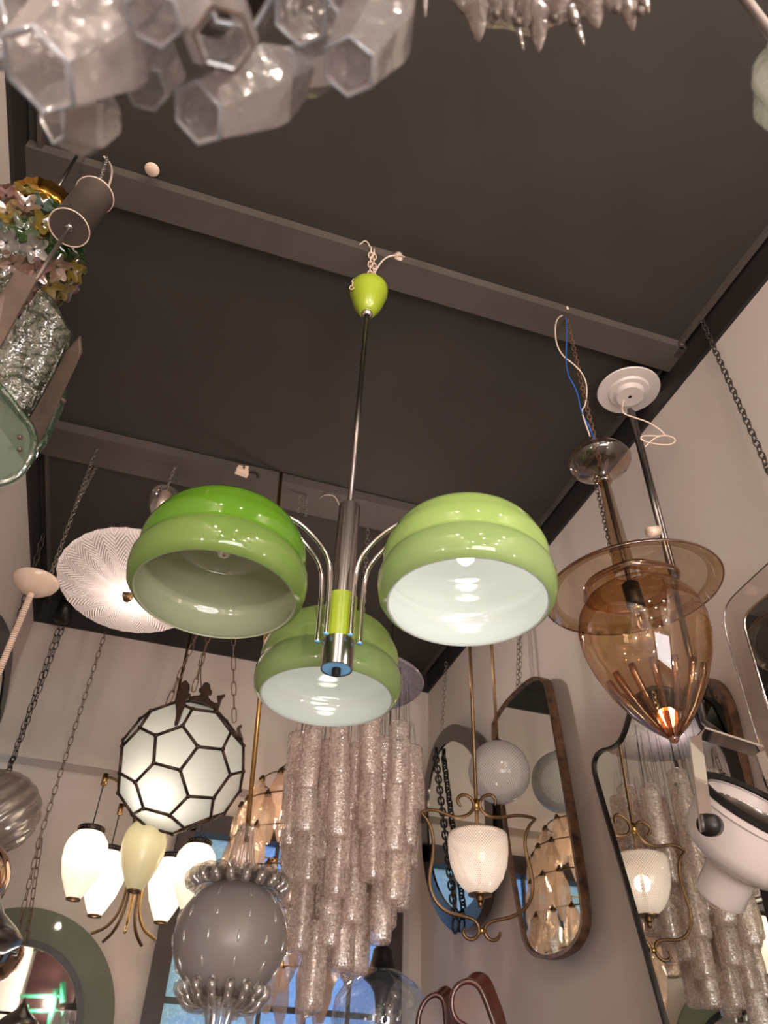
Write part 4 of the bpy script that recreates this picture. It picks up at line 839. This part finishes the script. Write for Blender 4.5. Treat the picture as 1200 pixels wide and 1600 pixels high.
# ---------------------------------------------------------------- white spotlight on a dark rod with white plate
pp = atz(982, 610, 1.985); pr0 = px(pp, 48)
bx = aty(1096, 1150, 1.27)
t = thing('spotlight', 'white drum spotlight in chrome bracket on a long dark rod from a white plate', 'lamp', bx)
MB().lathe(pp-V(0, 0, .020), (0, 0, 1), [(-.012, .006), (-.012, pr0*.42), (-.004, pr0*.45), (.004, pr0*.48), (.006, pr0*.62), (.014, pr0*.66), (.016, pr0*.98), (.020, pr0), (.024, pr0*.96), (.026, .01)], 48).build('ceiling_plate', 'whitepl', t, auto=30)
rq = aty(1000, 700, 1.275); 
rb0 = aty(984, 640, 1.405); rb1 = aty(1052, 905, 1.41); rb2 = aty(1100, 1128, 1.41)
b = MB().cyl(rb0, rb1, .0085); b.cyl(rb0+V(.014, .004, 0), rb1+V(.014, .004, 0), .0065); b.cyl(rb1, rb2, .008); b.cyl(rb2, atd(1130, 1152, 1.70), .008); b.build('rod', 'steel', t)
MB().cyl(pp, V(pp.x, pp.y, ZC), .004).build('ceiling_rod', 'black', t)
MB().cyl(aty(1014, 832, 1.385), aty(1022, 828, 1.385)+V(.012, 0, .0), .0155).build('rod_clip', 'cream', t)
b = MB().tube([aty(975, 625, 1.385), aty(970, 645, 1.375), aty(990, 652, 1.375), aty(1015, 660, 1.375), aty(1040, 678, 1.375), aty(1035, 682, 1.375), aty(1000, 680, 1.375), aty(1003, 690, 1.375), aty(1045, 697, 1.375), aty(1058, 688, 1.375), aty(1045, 680, 1.375), aty(1025, 682, 1.375), aty(1008, 698, 1.375)], .0025, 6, smooth=3); b.build('cable', 'cream', t)
# drum
dA = aty(1128, 1385, 1.20); dB = aty(1192, 1240, 1.17); ud = (V(dB.x, dB.y, dB.z)-dA).normalized()
ud = (AU*.90+AR*.36-AF*.10).normalized(); dM = atd(1172, 1300, 1.83)
rd = px(dM, 92)
MB().lathe(dM, ud, [(-.075, .0), (-.075, rd*.50), (-.070, rd*.72), (-.05, rd*.93), (-.03, rd*.99), (.03, rd), (.034, rd*1.03), (.045, rd*1.03), (.048, rd*.98), (.048, rd*.92), (.0, rd*.90), (-.04, rd*.6), (-.04, 0)], 56, mis=[0]*12).build('drum', 'whitepl', t, auto=35)
MB().lathe(dM+ud*.046, ud, [(0, rd*.90), (0, rd*1.035), (.012, rd*1.035), (.014, rd*.98), (.006, rd*.90)], 56).build('black_rim', 'black', t, auto=35)
MB().lathe(dM+ud*.022, ud, [(0, 0), (0, rd*.91), (.002, rd*.91)], 40).build('lens', 'chrome_dark', t)
MB().lathe(dM-ud*.074, -ud, [(0, rd*.42), (.07, rd*.42), (.078, rd*.38), (.078, 0)], 40).build('neck', 'whitepl', t, auto=35)
nk = dM-ud*.16
MB().tube([nk+AR*(.014*math.cos(a))+AU*(.012*math.sin(a)-.0) for a in [PI+.3*k for k in range(11)]], .0022, 6).build('hook', 'cream', t)
# chrome U bracket
kb = atd(1103, 1287, 1.64)
c1 = atd(1084, 1150, 1.66); c2_ = atd(1094, 1146, 1.66); c3_ = atd(1185, 1175, 1.72)
def strap(a, b_, wv, th, name, mat):
    d = (b_-a); n_ = d.cross(wv).normalized(); return MB().prism([a-wv/2, a+wv/2, b_+wv/2, b_-wv/2], n_*th).build(name, mat, t, flat=True)
wv = AR*px(kb, 26)+AF*.02
strap(c1, kb+AU*-.012, wv, .004, 'bracket_side', 'chrome'); strap(c2_, c3_, AU*-.030+AF*.04, .004, 'bracket_top', 'chrome')
wv2 = AR*px(kb, 22)+AF*.02; strap(c3_, atd(1236, 1320, 1.80), wv2, .004, 'bracket_side', 'chrome')
MB().cyl(kb-AF*.006, kb+(dM-kb).normalized()*.03, px(kb, 17), seg=28).build('knob', 'black', t)
# ---------------------------------------------------------------- dark wooden scrolled pieces at the bottom
def scroll_piece(label, outline, D, th):
    P3 = closed_smooth([atd(x, y, D) for x, y in outline], 2); c = sum(P3, V(0, 0, 0))/len(P3)
    t = thing('carved_scroll_frame', label, 'furniture', c, 'carved wooden scroll tops')
    MB().prism(P3, (AF*.6+AR*.5)*th).build('wood_panel', 'darkwood', t, auto=40)
    MB().tube([p-AF*.004 for p in P3], .006, 8, closed=True).build('raised_edge', 'darkwood', t)
    return t
scroll_piece('smaller dark red polished wooden scroll top at the bottom, left of the larger one', [(650, 1680), (652, 1600), (656, 1575), (668, 1557), (682, 1551), (693, 1560), (696, 1580), (698, 1620), (700, 1680)], 2.1, .05)
scroll_piece('larger dark red polished wooden scroll top at the bottom, below the scrolled brass lamp', [(724, 1600), (712, 1592), (705, 1575), (706, 1550), (718, 1534), (735, 1530), (750, 1540), (762, 1570), (776, 1610), (790, 1690), (722, 1690), (734, 1620), (731, 1604)], 1.9, .05)
# ---------------------------------------------------------------- behind the viewer, seen in the round mirror
def back(x, y, Y=-2.2): P = aty(x, y, 2*3.555-Y); return V(P.x, Y, P.z)
g_ = back(40, 1570)
t = thing('metal_rack', 'green metal rack with a dark red panel, seen reflected in the round mirror', 'rack', V(g_.x, g_.y, 0))
for a_, b_ in (((8, 1515), (-6, 1640)), ((98, 1535), (100, 1640)), ((88, 1545), (70, 1640))): MB().cyl(back(*a_), back(*b_), .028, seg=8).build('upright', 'rackgreen', t)
for y_ in (1556, 1580, 1625): MB().cyl(back(0, y_), back(100, y_), .018, seg=8).build('crossbar', 'rackgreen', t)
MB().cyl(V(g_.x, g_.y, 0), g_, .03, seg=8).build('upright', 'rackgreen', t)
MB().box((.0, -2.40, 2.75), (1.3, .03, 1.5)).build('panel', 'redcloth', t)
# ---------------------------------------------------------------- small ceiling fittings
tag(MB().lathe(atz(237, 266, 2.01), (0, 0, 1), [(0, 0), (0, .018), (.004, .020), (.008, .018), (.01, 0)], 20).build('ceiling_cap', 'cream'), 'small flat cream cap on the near ceiling beam at left', 'cap')
P = atz(378, 738, 2.01); t = thing('terminal_block', 'pale wiring terminal block on the far ceiling beam above the dark green shade', 'terminal block', P)
b = MB().box(P, (.05, .02, .022), Matrix.Rotation(.2, 3, 'Z')); b.box(P+V(-.01, -.008, .01), (.018, .02, .016)); b.box(P+V(.014, -.01, .012), (.014, .02, .016)); b.build('block', 'cream', t, flat=True)
MB().tube([P+V(.02, 0, 0), P+V(.04, -.01, .01), P+V(.065, -.01, 0), P+V(.06, 0, -.01)], .004, 6, smooth=2).build('black_wires', 'black', t)
P = atz(468, 772, 2.01)
tag(MB().chain(P, aty(466, 800, P.y), .018, .005, .0014).build('short_chain', 'zinc'), 'short chain end hanging from the far beam between dark green shade and stem, left one', 'chain', 'short chains on the far beam')
tag(MB().chain(P+V(.03, 0, .0), aty(478, 806, P.y), .018, .005, .0014).build('short_chain', 'zinc'), 'short chain end hanging from the far beam between dark green shade and stem, right one', 'chain', 'short chains on the far beam')
tag(MB().tube([atz(500, 778, 2.01), atz(508, 770, 2.01)-V(0, 0, .01), atz(525, 768, 2.01)-V(0, 0, .02), atz(534, 785, 2.01)-V(0, 0, .04)], .0016, 5, smooth=3).build('wire_loop', 'wire_white'), 'thin pale wire loop curling from the far ceiling beam beside the rod', 'wire')
tag(MB().tube([atz(940, 512, 2.045), atz(965, 508, 2.045), atz(985, 515, 2.04), atz(992, 527, 2.03)], .002, 5, smooth=3).build('wire_stub', 'wire_white'), 'short pale wire stub on the ceiling above the white plate', 'wire')
P = atz(1066, 548, 2.03)
tag(MB().box(P, (.05, .04, .03)).box(P+V(-.02, -.02, -.005), (.02, .01, .02)).tube([P+V(0, -.02, 0), P+V(-.02, -.03, -.01), P+V(-.035, -.01, 0)], .002, 5, smooth=2).build('beam_bracket', 'grey', flat=True), 'dark bracket in the corner where the near beam meets the right wall', 'bracket')
P = atz(622, 404, 2.03); tag(MB().lathe(P, (0, 0, 1), [(-.012, 0), (-.012, .010), (-.002, .014), (.014, .014), (.016, 0)], 14).build('cable_gland', 'cream'), 'small cream cable gland on the near beam where the white cable ends', 'fitting')
